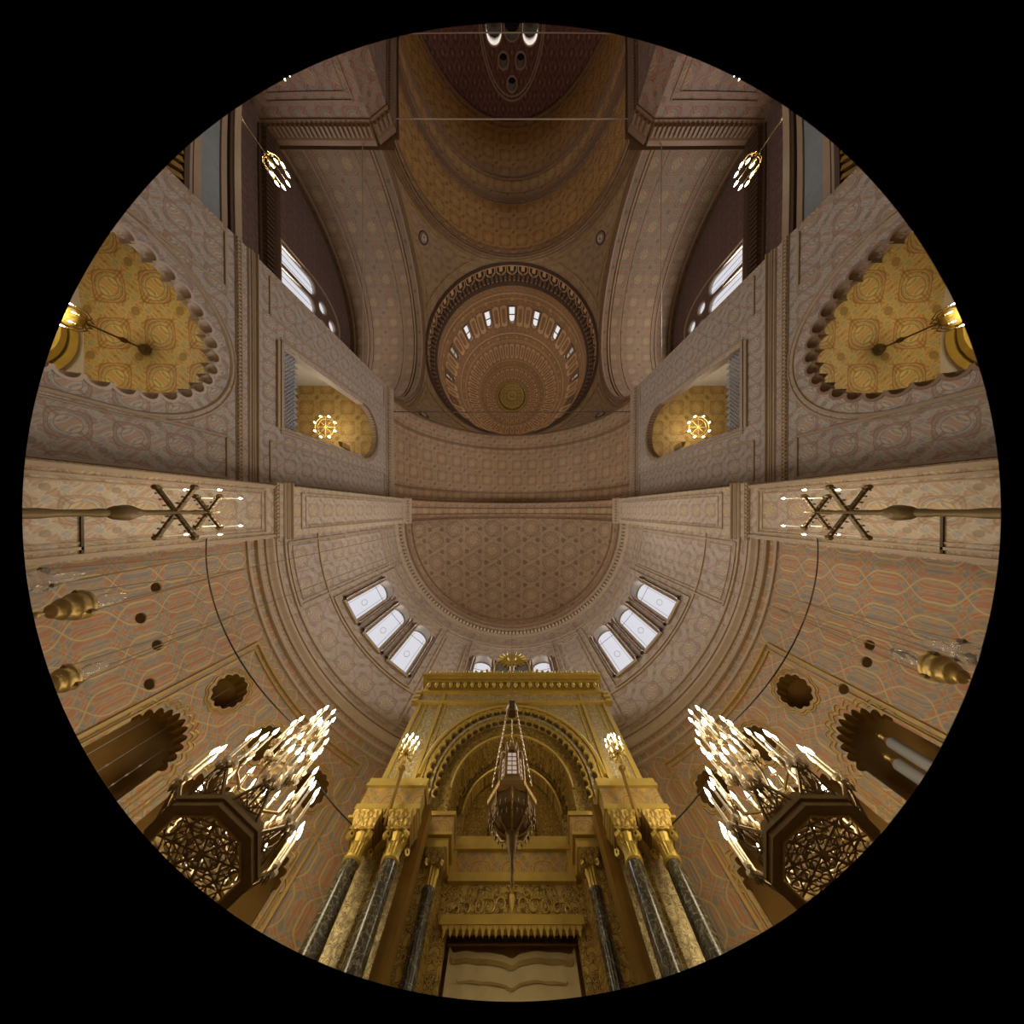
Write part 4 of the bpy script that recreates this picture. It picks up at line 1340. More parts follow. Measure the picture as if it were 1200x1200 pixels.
# sides and top of the body
mb = MB()
for s in (-1, 1):
    mb.grid(lambda y, z: (s * 51, y, z), [AY, 138], [FL, 141])
mb.grid(lambda x, y: (x, y, 141), [-51, 51], [AY, 138])
mb.build('side_panel', 'gold_fil_grey', ark)
# archivolts with rows of scallops
def archivolt(R, y, r, prof, mat='gold', scm='gold', zlow=None, rows=True, rise=None):
    m = MB()
    rs = rise or R
    fr = []
    for q in span(0, PI, 48):
        d = Vector((-math.cos(q), 0, math.sin(q) * rs / R)); dn = Vector((-math.cos(q), 0, math.sin(q))).normalized()
        fr.append((Vector((0, y, BZ)) + d * R, dn, Vector((0, -1, 0))))
    m.sweep(prof, fr)
    o = m.build('archivolt', mat, ark)
    if rows:
        f = lambda u, v, d: (u, y - 1.0 + d, v)
        scallops_along(SC[scm], o, archpath(R - r * 0.9, z0=zlow, rise=rs - r * 0.9), f, r, flip=1)
    return o
archivolt(37.0, AY, 1.2, [(-0.8, 0), (-0.8, 1.0), (0, 1.6), (0.8, 1.0), (0.8, 0)], rows=False)
archivolt(34.6, AY, 1.2, [(-0.4, 0), (-0.4, 0.6), (0.4, 0.6), (0.4, 0)], rows=False)
archivolt(33.8, AY - 0.8, 1.95, [(-0.5, -0.6), (-0.5, 0.7), (0.3, 1.0), (0.5, -0.6)], zlow=95)
archivolt(30.0, AY + 1.6, 1.75, [(-0.3, -1), (-0.3, 0.7), (0.4, 1.0), (0.9, -1)], zlow=95)
archivolt(24.6, AY + 5.2, 1.0, [(-0.5, 0), (-0.5, 0.9), (0, 1.3), (0.5, 0.9), (0.5, 0)], rows=False)
archivolt(23.4, 120.2, 1.75, [(-0.4, 0), (-0.4, 0.7), (0.4, 1.0), (0.5, 0)], zlow=97)
archivolt(20.0, 121.8, 1.0, [(-0.4, 0), (-0.4, 0.9), (0, 1.3), (0.4, 0.9), (0.4, 0)], rows=False)
archivolt(10.0, 127.2, 1.0, [(-0.4, 0), (-0.4, 0.9), (0.4, 0.9), (0.4, 0)], zlow=96, rise=14, scm='dark_gold')
# frieze, raised bars and pilaster strips of the body
m = MB()
m.box((-52, AY - 1.6, 140.6), (52, AY, 142.2)); m.box((-51.5, AY - 1.3, 148.2), (51.5, AY, 149.6))
for x in (-38.5, 38.5):
    m.box((x - 0.7, AY - 1.2, 90), (x + 0.7, AY, 148)); m.box((x * 0.93 - 0.35, AY - 0.7, 90), (x * 0.93 + 0.35, AY, 141))
for s in (-1, 1):
    m.box((s * 50 - 1, AY - 1.2, 90), (s * 50 + 1, AY, 141)); m.box((s * 46.5 - 0.4, AY - 0.7, 90), (s * 46.5 + 0.4, AY, 140.6))
    for z in (140.8, 144.2, 147.2):
        m.box((s * 53.2 - 1.6, AY - 2.2, z), (s * 53.2 + 1.6, AY + 1, z + 1.6))
m.build('raised_bar', 'gold', ark)
MB().box((-51, AY - 0.4, 142), (51, AY + 26, 149)).build('frieze', 'gold_fil_grey', ark)
cr = MB()
cr.box((-52, AY - 1.6, 149), (52, AY + 26, 150.4)); cr.box((-52, AY - 3.2, 155.2), (52, AY + 26, 156.4)); cr.box((-53.5, AY - 4.6, 157.4), (53.5, AY + 26, 158.8)); cr.box((-54.5, AY - 5.4, 158.8), (54.5, AY + 26, 160.6))
cr.box((-51.5, AY - 1.4, 150), (51.5, AY + 20, 159))
cor = cr.build('cornice', 'gold', ark)
egg = MB().lathe([(0.02, -2.0), (0.8, -1.6), (1.3, -0.4), (1.35, 0.6), (1.0, 1.6), (0.4, 2.1), (0.02, 2.2)], n=8).mesh('egg', 'gold', smooth=True)
tng = MB().lathe([(0.02, -2.4), (0.35, -1.4), (0.45, 1.5), (0.02, 2.2)], n=5).mesh('dart', 'gold')
for k in range(24):
    x = -51 + (k + 0.5) * 102 / 24
    inst(egg, 'egg', cor, (x, AY - 2.5, 152.9)); inst(tng, 'dart', cor, (x + 102 / 48, AY - 2.4, 152.8))
leaf = MB().lathe([(0.02, 0), (1.3, 0.3), (1.5, 1.2), (0.9, 2.4), (0.02, 3.4)], n=6).mesh('crest_leaf', 'gold')
for k in range(30):
    inst(leaf, 'crest_leaf', cor, (-52 + (k + 0.5) * 104 / 30, AY - 4.2, 160.6), None, 1.0)
# stone tablets and radiant crown
for s in (-1, 1):
    m = MB(); pts = archloop(s * 6.4, 4.6, 160.4, 171.0, 12)
    N = len(pts)
    m.add([(u, AY - 3.0, v) for u, v in pts] + [(u, AY - 1.4, v) for u, v in pts], [tuple(range(N)), tuple(range(N, 2 * N))] + [(k, (k + 1) % N, N + (k + 1) % N, N + k) for k in range(N)])
    t = m.build('tablet', 'screen', ark)
    e = MB(); e.tube([(u, AY - 3.2, v) for u, v in pts[1:] + pts[:1]], 0.45, 5); e.build('tablet_rim', 'gold', t)
m = MB(); n = 18
st = [(0, 176.0)]
for k in range(2 * n):
    q = PI * k / n; r = 10.0 if k % 2 else 5.6
    st.append((r * math.cos(q), 176.0 + r * math.sin(q)))
N = len(st)
m.add([(u, AY - 4.6 - (0.8 if k == 0 else 0), v) for k, (u, v) in enumerate(st)] + [(u, AY - 3.6, v) for u, v in st], [(0, k, k % (2 * n) + 1) for k in range(1, N)] + [(N, N + k, N + k % (2 * n) + 1) for k in range(1, N)] + [(k, k % (2 * n) + 1, N + k % (2 * n) + 1, N + k) for k in range(1, N)])
m.lathe([(0.05, 1.6), (2.6, 1.2), (3.4, 0.2), (3.4, -0.6)], (0, AY - 4.6, 176), 12, axis=(0, -1, 0))
m.box((-1.0, AY - 4.2, 160.4), (1.0, AY - 3.4, 172))
m.build('radiant_crown', 'gold', ark)
for s in (-1, 1):
    m = MB().lathe([(0.9, 160.6), (0.5, 161.4), (0.9, 162.6), (1.3, 163.6), (0.9, 164.6), (0.05, 165.6)], (s * 16, AY - 4, 0), 8)
    m.build('finial', 'gold', ark, smooth=True)

# entablature blocks over the paired columns, capitals and marble shafts
CYL = 96.0
for s in (-1, 1):
    m = MB(); x0, x1 = (28.5, 52.5)
    X = lambda a, b: (min(s * a, s * b), max(s * a, s * b))
    def bx(a, b, y0, z0, z1, mbx):
        lo, hi = X(a, b); mbx.box((lo, y0, z0), (hi, AY + 1, z1))
    e = MB()
    bx(30, 49.5, 95.6, 82.6, 88.4, e)
    en = e.build('entablature', 'gold_panel', ark)
    m = MB()
    bx(29.4, 50.2, 94.6, 88.2, 89.2, m); bx(29.6, 50.0, 95.0, 89.2, 91.0, m); bx(29.4, 50.2, 94.8, 81.4, 82.8, m); bx(29.2, 50.4, 94.2, 78.6, 79.2, m); bx(29.6, 50.0, 95.4, 79, 81.6, m)
    m.build('moulding', 'gold', en)
    dt = MB().box((-0.32, -0.5, -0.9), (0.32, 0.5, 0.9)).mesh('dentil', 'gold')
    for k in range(18):
        inst(dt, 'dentil', en, (s * (30 + (k + 0.5) * 19.6 / 18), 95.0, 80.3))
    for cx in (33.3, 43.8):
        c = MB()
        # splayed carved block, scrolls and fluted neck
        for z0, z1, h0, h1 in ((75.0, 78.6, 3.2, 4.3), (74.4, 75.0, 3.5, 3.5)):
            vs = [(s * cx + a * h, CYL + b * h, z) for z, h in ((z0, h0), (z1, h1)) for a, b in ((-1, -1), (1, -1), (1, 1), (-1, 1))]
            c.add(vs, [(0, 1, 2, 3), (4, 5, 6, 7), (0, 1, 5, 4), (1, 2, 6, 5), (2, 3, 7, 6), (3, 0, 4, 7)])
        cp = c.build('capital', 'gold_fil_fine', ark)
        c = MB()
        for a in (-1, 1):
            for b in (-1, 1):
                c.lathe([(0.3, -0.7), (0.9, -0.7), (0.9, 0.7), (0.3, 0.7)], (s * cx + a * 2.7, CYL + b * 2.7, 73.6), 8, axis=(a, -b, 0))
        c.lathe([(2.2, 72.8), (2.9, 74.4)], (s * cx, CYL, 0), 16)
        c.build('scroll', 'gold', cp)
        fl = MB(); nfl = 14
        pts = []
        for z, r in ((69.9, 2.0), (72.0, 2.0), (73.8, 2.5)):
            for k in range(nfl * 2):
                q = 2 * PI * k / (nfl * 2); rr = r * (1.0 if k % 2 else 0.86)
                pts.append((s * cx + rr * math.cos(q), CYL + rr * math.sin(q), z))
        N = nfl * 2
        fl.add(pts, [(L * N + k, L * N + (k + 1) % N, (L + 1) * N + (k + 1) % N, (L + 1) * N + k) for L in range(2) for k in range(N)])
        fl.lathe([(2.0, 69.2), (2.45, 69.5), (2.45, 70.1), (2.0, 70.4)], (s * cx, CYL, 0), 16)
        fl.build('neck', 'gold', cp)
        sh = MB().lathe([(3.6, FL), (3.6, FL + 3), (2.9, FL + 5), (2.8, 20), (2.6, 45), (2.25, 67), (2.05, 69.4)], (s * cx, CYL, 0), 24)
        sh.build('column', 'marble', ark, smooth=True)
    # gilt pilaster and carved strip behind, inner jamb
    MB().box((min(s * 38, s * 39.6), 103, FL), (max(s * 38, s * 39.6), 106, 78)).build('strip', 'gold_fil', ark)
    MB().box((min(s * 27.6, s * 31.0), 101, FL), (max(s * 27.6, s * 31.0), 106.5, 88)).build('pilaster', 'dark_gold', ark)
    # small inner order
    ix = 24.6
    m = MB()
    m.box((s * ix - 4.2, 108.4, 86.2), (s * ix + 4.2, 121, 90.8))
    io = m.build('impost_block', 'gold_panel', ark)
    m = MB()
    for z0, z1, h in ((85.4, 86.2, 4.5), (90.8, 92.0, 4.6), (82.6, 85.2, 3.6)):
        m.box((s * ix - h, 112.6 - h, z0), (s * ix + h, 121, z1))
    m.build('moulding', 'gold', io)
    c = MB(); vs = [(s * ix + a * h, 112 + b * h, z) for z, h in ((79.4, 2.3), (82.6, 3.4)) for a, b in ((-1, -1), (1, -1), (1, 1), (-1, 1))]
    c.add(vs, [(0, 1, 2, 3), (4, 5, 6, 7), (0, 1, 5, 4), (1, 2, 6, 5), (2, 3, 7, 6), (3, 0, 4, 7)])
    for a in (-1, 1):
        c.lathe([(0.2, -0.6), (0.8, -0.6), (0.8, 0.6), (0.2, 0.6)], (s * ix + a * 2.3, 109.7, 79.6), 8, axis=(a, 1, 0))
    c.build('capital', 'gold_fil_fine', io)
    fl = MB(); pts = []
    for z, r in ((75.0, 1.75), (77.4, 1.75), (79.6, 2.2)):
        for k in range(24):
            q = 2 * PI * k / 24; rr = r * (1.0 if k % 2 else 0.86)
            pts.append((s * ix + rr * math.cos(q), 112 + rr * math.sin(q), z))
    fl.add(pts, [(L * 24 + k, L * 24 + (k + 1) % 24, (L + 1) * 24 + (k + 1) % 24, (L + 1) * 24 + k) for L in range(2) for k in range(24)])
    fl.build('neck', 'gold', io)
    MB().lathe([(2.8, FL), (2.6, FL + 4), (2.2, FL + 6), (2.1, 40), (1.85, 74), (2.0, 74.4), (2.0, 75.2)], (s * ix, 112, 0), 20).build('column', 'marble', ark, smooth=True)
    MB().box((min(s * 18.6, s * 24), 119.5, FL), (max(s * 18.6, s * 24), 122, 84)).build('jamb', 'gold_fil', ark)
# lintel above the curtain
m = MB().box((-20, 119.2, 83.6), (20, 124, 89.2)); lt = m.build('lintel', 'gold_panel', ark)
m = MB()
m.box((-21, 118.0, 89.2), (21, 124, 90.4)); m.box((-20.6, 118.4, 90.4), (20.6, 124, 93.0)); m.box((-20.6, 118.2, 81.6), (20.6, 124, 83.6))
for s in (-1, 1):
    m.box((s * 20 - 1, 118.4, 83), (s * 20 + 1, 124, 90))
m.build('moulding', 'gold', lt)
m = MB().box((-20.5, 119.4, 74.6), (20.5, 124, 81.6)); m.build('filigree_panel', 'gold_fil', ark)
# scrolling relief on the filigree panel
for s in (-1, 1):
    m = MB()
    for cx, cz, r, t0, tn in ((3.2, 77.4, 1.7, 0, 5.0), (6.6, 77.0, 1.8, 1, 5.2), (10.2, 76.8, 1.6, 2, 5.0), (13.6, 76.6, 1.3, 1, 5.0), (4.6, 79.8, 1.0, 3, 4.6), (16.6, 76.3, 1.0, 0, 4.6), (1.2, 80.4, 0.9, 1, 4.6), (8.6, 79.0, 0.9, 2, 4.2)):
        pts = []
        for k in range(16):
            q = t0 + tn * k / 15; rr = r * (1 - 0.6 * k / 15)
            pts.append((s * (cx + rr * math.cos(q)), 119.1, cz + rr * math.sin(q)))
        m.tube(pts, 0.24, 5)
    m.tube([(s * 0.6, 119.2, 75.6), (s * 9, 119.2, 75.3), (s * 17.4, 119.2, 75.4)], 0.2, 5)
    x = m.build('scroll_relief', 'gold', ark); x['kind'] = 'stuff'
m = MB()
m.lathe([(0.05, -2.6), (0.9, -1), (1.0, 0.6), (0.05, 2.8)], (0, 119.2, 78.2), 8)
m.build('palmette', 'gold', ark)
m = MB().box((-20.8, 118.0, 73.0), (20.8, 121, 74.8)); lam = m.build('lambrequin', 'gold', ark)
tooth = MB()
pt = [(-1.15, 0), (1.15, 0), (1.0, -0.9), (0.45, -1.3), (0.5, -1.9), (0, -2.7), (-0.5, -1.9), (-0.45, -1.3), (-1.0, -0.9)]
N = len(pt)
tooth.add([(a, 0, b) for a, b in pt] + [(a, 0.7, b) for a, b in pt], [tuple(range(N)), tuple(range(N, 2 * N))] + [(k, (k + 1) % N, N + (k + 1) % N, N + k) for k in range(N)])
tm = tooth.mesh('pendant_tooth', 'gold')
for k in range(22):
    inst(tm, 'pendant_tooth', lam, (-20 + (k + 0.5) * 40 / 22, 118.2, 73.1), None, 0.78)
# curtain in its dark doorway
MB().box((-20, 126.5, FL), (20, 127.2, 75)).build('door_recess', 'void', ark)
m = MB(); nx, nz = 80, 20
def cur(u, v):
    x = -17.8 + 35.6 * u
    top = 71.9 + 0.2 * math.sin(u * 11) - 0.9 * math.exp(-((u - 0.5) / 0.05) ** 2) + 1.0 * math.exp(-((u - 0.0) / 0.02) ** 2) + 1.2 * math.exp(-((u - 1.0) / 0.02) ** 2)
    z = FL + 2 + (top - FL - 2) * v
    y = 124.2 + 0.15 * math.sin(u * 34) * (0.3 + 0.7 * v)
    return (x, y, z)
m.grid(cur, span(0, 1, nx), span(0, 1, nz))
ct = m.build('curtain', 'curtain', ark, smooth=True)
m = MB()
for off, hh in ((1.7, 0.4), (5.0, 0.22)):
    m.grid(lambda u, v: (lambda p: (p[0] * (0.98 if off < 3 else 0.86), p[1] - 0.35, p[2] - off + (v - 0.5) * hh * 2))(cur(u, 1.0)), span(0.02, 0.98, 60), [0, 1])
m.build('curtain_braid', 'curtain_band', ct)
m = MB().tube([(-18.5, 124.6, 73.4), (18.5, 124.6, 73.4)], 0.25, 6)
for k in range(9):
    m.tube([(-17 + 34 * k / 8, 124.5, 73.6), (-17 + 34 * k / 8, 124.4, 71.6)], 0.12, 4)
m.build('curtain_rail', 'brass', ark)

# ---------------------------------------------------------------- branched sconces on the ark
def leafring(mbx, c, r, n, drop=0.8, sz=0.6):
    for k in range(n):
        q = 2 * PI * k / n
        mbx.lathe([(0.02, -drop), (sz * 0.6, -drop * 0.3), (sz * 0.35, drop * 0.4), (0.02, drop)], (c[0] + r * math.cos(q), c[1] + r * math.sin(q), c[2]), 5)
for s in (-1, 1):
    sc = empty('branched_sconce', (s * 37.6, 92.5, 76))
    tag(sc, 'gilt many-armed candle sconce on the %s columns of the ark' % side_name(s), 'sconce', 'ark sconces')
    m = MB()
    path = [(s * 37.8, 93.6, 76), (s * 37.8, 92.2, 79), (s * 37.9, 91.2, 84), (s * 38.4, 91.0, 89), (s * 39.3, 91.2, 93), (s * 39.8, 91.4, 97)]
    m.tube(path, [0.5, 0.7, 0.55, 0.75, 0.5, 0.4], 8)
    m.lathe([(0.3, -1), (1.3, -0.4), (0.8, 0.4), (0.4, 1)], (s * 38.9, 91.1, 91), 8)
    m.lathe([(0.3, -1), (1.2, 0), (0.3, 1)], (s * 39.8, 91.4, 97.2), 8)
    m.build('stem', 'dark_gold', sc, smooth=True)
    cx, cyy, cz = s * 39.8, 91.4, 97
    for k in range(8):
        q = 2 * PI * k / 8 + 0.2; r = 3.0
        m = MB()
        m.tube([(cx, cyy, cz), (cx + 0.5 * r * math.cos(q), cyy + 0.5 * r * math.sin(q), cz - 0.8), (cx + r * math.cos(q), cyy + r * math.sin(q), cz - 0.2), (cx + r * math.cos(q), cyy + r * math.sin(q), cz + 1)], 0.26, 6)
        m.lathe([(0.1, -0.9), (0.6, -0.4), (0.2, 0)], (cx + r * math.cos(q), cyy + r * math.sin(q), cz - 0.3), 6)
        m.build('arm', 'gold', sc)
        add_candle(sc, (cx + r * math.cos(q), cyy + r * math.sin(q), cz + 0.8), 4.0, 0.75)
    for k in range(4):
        q = 2 * PI * k / 4; r = 1.3
        add_candle(sc, (cx + r * math.cos(q), cyy + r * math.sin(q), cz + 2.6), 4.0, 0.75)
    lightpt('sconce_light', (cx, cyy - 1.5, cz + 6), 26, parent=sc)

# ---------------------------------------------------------------- eternal light hanging before the ark
LY = 60.0
nl = empty('hanging_lantern', (0, LY, 41))
tag(nl, 'filigree hanging lantern with a glass bowl in front of the ark', 'lantern')
m = MB().lathe([(0.05, 40.6), (0.35, 41.2), (0.2, 42), (0.45, 42.6), (0.35, 43.4), (0.8, 45.2), (1.1, 46.4), (1.0, 46.8), (1.35, 47.0), (1.35, 47.4), (1.0, 47.5)], (0, LY, 0), 12)
m.build('pendant', 'bronze', nl, smooth=True)
m = MB().lathe([(1.1, 47.2), (2.6, 48.0), (3.9, 49.6), (4.3, 51.0), (4.2, 52.2)], (0, LY, 0), 8)
bw = m.build('bowl', 'bronze', nl)
m = MB()
for k in range(8):
    q = 2 * PI * k / 8
    m.tube([(r * math.cos(q), LY + r * math.sin(q), z) for r, z in ((1.2, 47.1), (2.7, 47.8), (4.05, 49.5), (4.45, 51.0), (4.35, 52.3))], 0.2, 5)
m.build('bowl_rib', 'brass', bw)
m = MB()
for zz, rr in ((48.9, 3.7), (50.0, 4.4)):
    for k in range(24):
        q = 2 * PI * k / 24
        m.lathe([(0.02, -0.7), (0.22, -0.2), (0.02, 0.3)], (rr * math.cos(q), LY + rr * math.sin(q), zz - 0.4), 4)
x = m.build('fringe', 'bronze', bw); x['kind'] = 'stuff'
m = MB().lathe([(4.2, 51.6), (5.0, 52.2), (5.1, 53.0), (4.4, 53.6), (4.2, 53.4), (4.0, 52.6)], (0, LY, 0), 6)
m.lathe([(4.2, 53.6), (3.4, 55.2), (3.5, 55.6), (2.9, 56)], (0, LY, 0), 6)
m.build('hexagonal_collar', 'brass', nl)
m = MB()
for k in range(6):
    q = 2 * PI * k / 6
    m.tube([(2.8 * math.cos(q), LY + 2.8 * math.sin(q), 55.6), (2.5 * math.cos(q), LY + 2.5 * math.sin(q), 62)], 0.34, 6)
    q2 = 2 * PI * (k + 1) / 6
    mid = q + PI / 6
    m.tube([(2.5 * math.cos(q), LY + 2.5 * math.sin(q), 61.4), (2.3 * math.cos(mid), LY + 2.3 * math.sin(mid), 62.8), (2.5 * math.cos(q2), LY + 2.5 * math.sin(q2), 61.4)], 0.25, 5)
    m.lathe([(0.4, 62), (0.3, 63), (0.02, 64.4)], (2.5 * math.cos(q), LY + 2.5 * math.sin(q), 0), 6)
m.lathe([(2.6, 62), (1.7, 63.6), (1.0, 65), (0.35, 66.4), (0.5, 67), (0.02, 68)], (0, LY, 0), 6)
m.build('lantern_frame', 'brass', nl)
for k in range(6):
    q = 2 * PI * k / 6; q2 = 2 * PI * (k + 1) / 6
    pts = [(2.55 * math.cos(q), LY + 2.55 * math.sin(q), 56), (2.55 * math.cos(q2), LY + 2.55 * math.sin(q2), 56), (2.25 * math.cos(q2), LY + 2.25 * math.sin(q2), 61.6), (2.25 * math.cos(q), LY + 2.25 * math.sin(q), 61.6)]
    lp_ = MB().add(pts, [(0, 1, 2, 3)]).build('lantern_pane', 'lantern_glass', nl)
    A_, B_, C_, D_ = [Vector(p_) for p_ in pts]
    out_ = ((A_ + B_) / 2 - Vector((0, LY, 56))); out_.z = 0; out_ = out_.normalized() * 0.08
    m = MB(); m.tube([(A_ + B_) / 2 + out_, (C_ + D_) / 2 + out_], 0.14, 4)
    for f_ in (0.2, 0.4, 0.6, 0.8):
        m.tube([A_ + (D_ - A_) * f_ + out_, B_ + (C_ - B_) * f_ + out_], 0.09, 4)
    m.build('tracery', 'brass', lp_)
for k in range(3):
    q = 2 * PI * k / 3 + PI / 2
    m = MB(); a = Vector((4.7 * math.cos(q), LY + 4.7 * math.sin(q), 53.4)); b = Vector((0.9 * math.cos(q) * 1.6, LY + 0.9 * math.sin(q) * 1.6, 77))
    n = 34
    for i in range(n):
        c = a + (b - a) * (i + 0.5) / n; d = (b - a).normalized(); e = d.orthogonal() if i % 2 else d.cross(d.orthogonal())
        m.obox(c, (d, e, d.cross(e)), ((b - a).length / n * 0.55, 0.22, 0.07))
    m.build('chain', 'brass', nl)
m = MB().lathe([(0.05, 76.0), (1.2, 76.0), (1.7, 76.4), (1.9, 77), (1.6, 78.6), (1.9, 79.2), (1.2, 80), (0.3, 81.2), (0.1, 82)], (0, LY, 0), 6)
m.build('canopy', 'bronze', nl)
m = MB().tube([(0, LY, 81), (0, LY, 417)], 0.09, 5); m.build('rod', 'bronze', nl)
m = MB().lathe([(0.02, 48.5), (1.0, 49.2), (1.2, 50.6), (0.6, 51.8)], (0, LY, 0), 10); m.build('flame_glass', 'bulb_soft', nl)

# ---------------------------------------------------------------- the two great crown chandeliers
def chandelier(s):
    cx, cyy, zb = s * 60.5, 67.0, 49.0
    sd = side_name(s)
    ch = empty('crown_chandelier', (cx, cyy, zb))
    tag(ch, 'great tiered crown chandelier with an octagonal fretwork base, %s of the ark' % sd, 'chandelier', 'crown chandeliers')
    R = 11.6
    def oc(r, k, z):
        q = 2 * PI * (k + 0.5) / 8
        return Vector((cx + r * math.cos(q), cyy + r * math.sin(q), z))
    m = MB()
    for r0, r1, z0, z1 in ((R - 2.0, R, zb, zb + 2.4), (R - 0.6, R + 0.5, zb + 0.8, zb + 1.4)):
        fr = []
        for k in range(9):
            q = 2 * PI * (k + 0.5) / 8; d = Vector((math.cos(q), math.sin(q), 0))
            fr.append((Vector((cx, cyy, 0)) + d * r0, d, Vector((0, 0, 1))))
        m.sweep([(0, z0), (r1 - r0, z0), (r1 - r0, z1), (0, z1)], fr, True)
    m.build('octagonal_frame', 'bronze', ch)
    m = MB()
    fr = []
    for k in range(9):
        q = 2 * PI * (k + 0.5) / 8; d = Vector((math.cos(q), math.sin(q), 0))
        fr.append((Vector((cx, cyy, 0)) + d * (R - 2.3), d, Vector((0, 0, 1))))
    m.sweep([(0, zb - 0.2), (0.4, zb - 0.2), (0.4, zb + 0.4), (0, zb + 0.4)], fr)
    m.build('inner_bead', 'brass', ch)
    # fretwork: scrolling bars filling the octagon
    m = MB()
    rnd = random.Random(5)
    for k in range(8):
        p = oc(R - 1.5, k, zb + 1.2); c0 = Vector((cx, cyy, zb + 1.2))
        m.tube([p, c0], 0.32, 4)
        q0 = oc(R - 1.5, k, zb + 1.2); q1 = oc(R - 1.5, k + 1, zb + 1.2)
        for f_ in (0.35, 0.62, 0.82):
            a = c0 + (q0 - c0) * f_; b = c0 + (q1 - c0) * f_
            mid = (a + b) / 2 + ((a + b) / 2 - c0) * 0.18
            m.tube([a, (a * 0.5 + mid * 0.5), mid, (b * 0.5 + mid * 0.5), b], 0.22, 4)
            mid2 = (a + b) / 2 - ((a + b) / 2 - c0) * 0.16
            m.tube([a, mid2, b], 0.2, 4)
        for j in range(5):
            f_ = 0.28 + 0.14 * j; g_ = 0.3 + 0.4 * (j % 2)
            c = c0 + ((q0 * (1 - g_) + q1 * g_) - c0) * f_
            r = 0.8 + 0.12 * j
            m.tube([c + Vector((r * math.cos(t), r * math.sin(t), 0)) * (1 - 0.1 * t / 6) for t in span(0, 5.6, 9)], 0.2, 4)
    m.lathe([(0.05, zb - 0.2), (0.5, zb + 0.2), (0.9, zb + 1), (0.7, zb + 1.8)], (cx, cyy, 0), 10)
    x = m.build('fretwork', 'bronze', ch); x['kind'] = 'stuff'
    m = MB().tube([(cx, cyy, zb + 0.5), (cx, cyy, 60), (cx, cyy, 70), (cx, cyy, 78)], [0.7, 0.55, 0.5, 0.4], 10)
    for z, r in ((58, 1.5), (66, 1.3), (74, 1.0)):
        m.lathe([(0.4, -1.2), (r, -0.3), (r * 0.8, 0.5), (0.4, 1.2)], (cx, cyy, z), 10)
    m.build('stem', 'bronze', ch, smooth=True)
    # triangular lattice brackets standing out from the frame
    for k in range(8):
        a = oc(R, k, zb + 1.6); b = oc(R, k + 1, zb + 1.6); mid = (a + b) / 2
        out = (mid - Vector((cx, cyy, zb + 1.6))).normalized()
        tip = mid + out * 3.4 + Vector((0, 0, 4.2))
        m = MB()
        a2 = a + (b - a) * 0.12; b2 = b + (a - b) * 0.12
        m.tube([a2, tip, b2], 0.34, 4); m.tube([a2, b2], 0.34, 4)
        for j in range(1, 6):
            t = j / 6
            m.tube([a2 + (tip - a2) * t, b2 + (a2 - b2) * t], 0.12, 4); m.tube([b2 + (tip - b2) * t, a2 + (b2 - a2) * t], 0.12, 4)
        m.build('lattice_bracket', 'bronze', ch)
    # tiers of arms and candles
    tiers = [(13.2, 8, 3, 54.5, 5.5, 1.6, 1.0), (8.6, 8, 2, 61.5, 5.5, 1.5, 1.0), (5.6, 6, 2, 69.5, 5.5, 1.3, 1.0), (2.6, 6, 1, 77.5, 5.5, 1.2, 1.0)]
    for ti, (r, na, nc, z, h, spread, scl) in enumerate(tiers):
        for k in range(na):
            q = 2 * PI * (k + (0.5 if ti % 2 else 0.0)) / na
            d = Vector((math.cos(q), math.sin(q), 0)); t = Vector((-math.sin(q), math.cos(q), 0))
            c0 = Vector((cx, cyy, z - 1.5))
            m = MB()
            e = c0 + d * r + Vector((0, 0, 1))
            m.tube([c0 + d * 0.4, c0 + d * r * 0.45 + Vector((0, 0, -1.6)), c0 + d * r * 0.85 + Vector((0, 0, -1.0)), e], 0.3, 5)
            m.tube([c0 + d * r * 0.5 + Vector((0, 0, -1.4)), c0 + d * r * 0.6 + Vector((0, 0, 0.8)), c0 + d * r * 0.45 + Vector((0, 0, 1.4))], 0.22, 5)
            leafring(m, e + Vector((0, 0, -0.6)), 0.8, 6)
            if nc > 1:
                m.tube([e - t * spread, e + Vector((0, 0, -0.6)), e + t * spread], 0.24, 5)
            m.build('arm', 'bronze', ch)
            offs = [0] if nc == 1 else ([-1, 1] if nc == 2 else [-1, 0, 1])
            for o_ in offs:
                p = e + t * o_ * spread + d * (0.9 if (nc == 3 and o_ == 0) else 0)
                add_candle(ch, (p.x, p.y, p.z), h, scl * 1.05)
    for z in (60, 68, 82):
        lightpt('chandelier_light', (cx, cyy, z), 60, parent=ch, radius=0.25)
    # stay cables
    A = Vector((s * 119.6, 11, 101)); B = Vector((cx, cyy, 76)); n = 24
    pts = [A + (B - A) * t - Vector((0, 0, 30 * t * (1 - t))) for t in span(0, 1, n)]
    MB().tube(pts, 0.18, 6).build('stay_cable', 'iron', ch)['label'] = 'slack dark cable up to the pier'
    A = Vector((s * 46.6, 94.0, 76)); B = Vector((cx, cyy, 72))
    pts = [A + (B - A) * t - Vector((0, 0, 4 * t * (1 - t))) for t in span(0, 1, 10)]
    MB().tube(pts, 0.18, 6).build('stay_cable', 'iron', ch)['label'] = 'short dark cable to the ark'
for s in (-1, 1):
    chandelier(s)

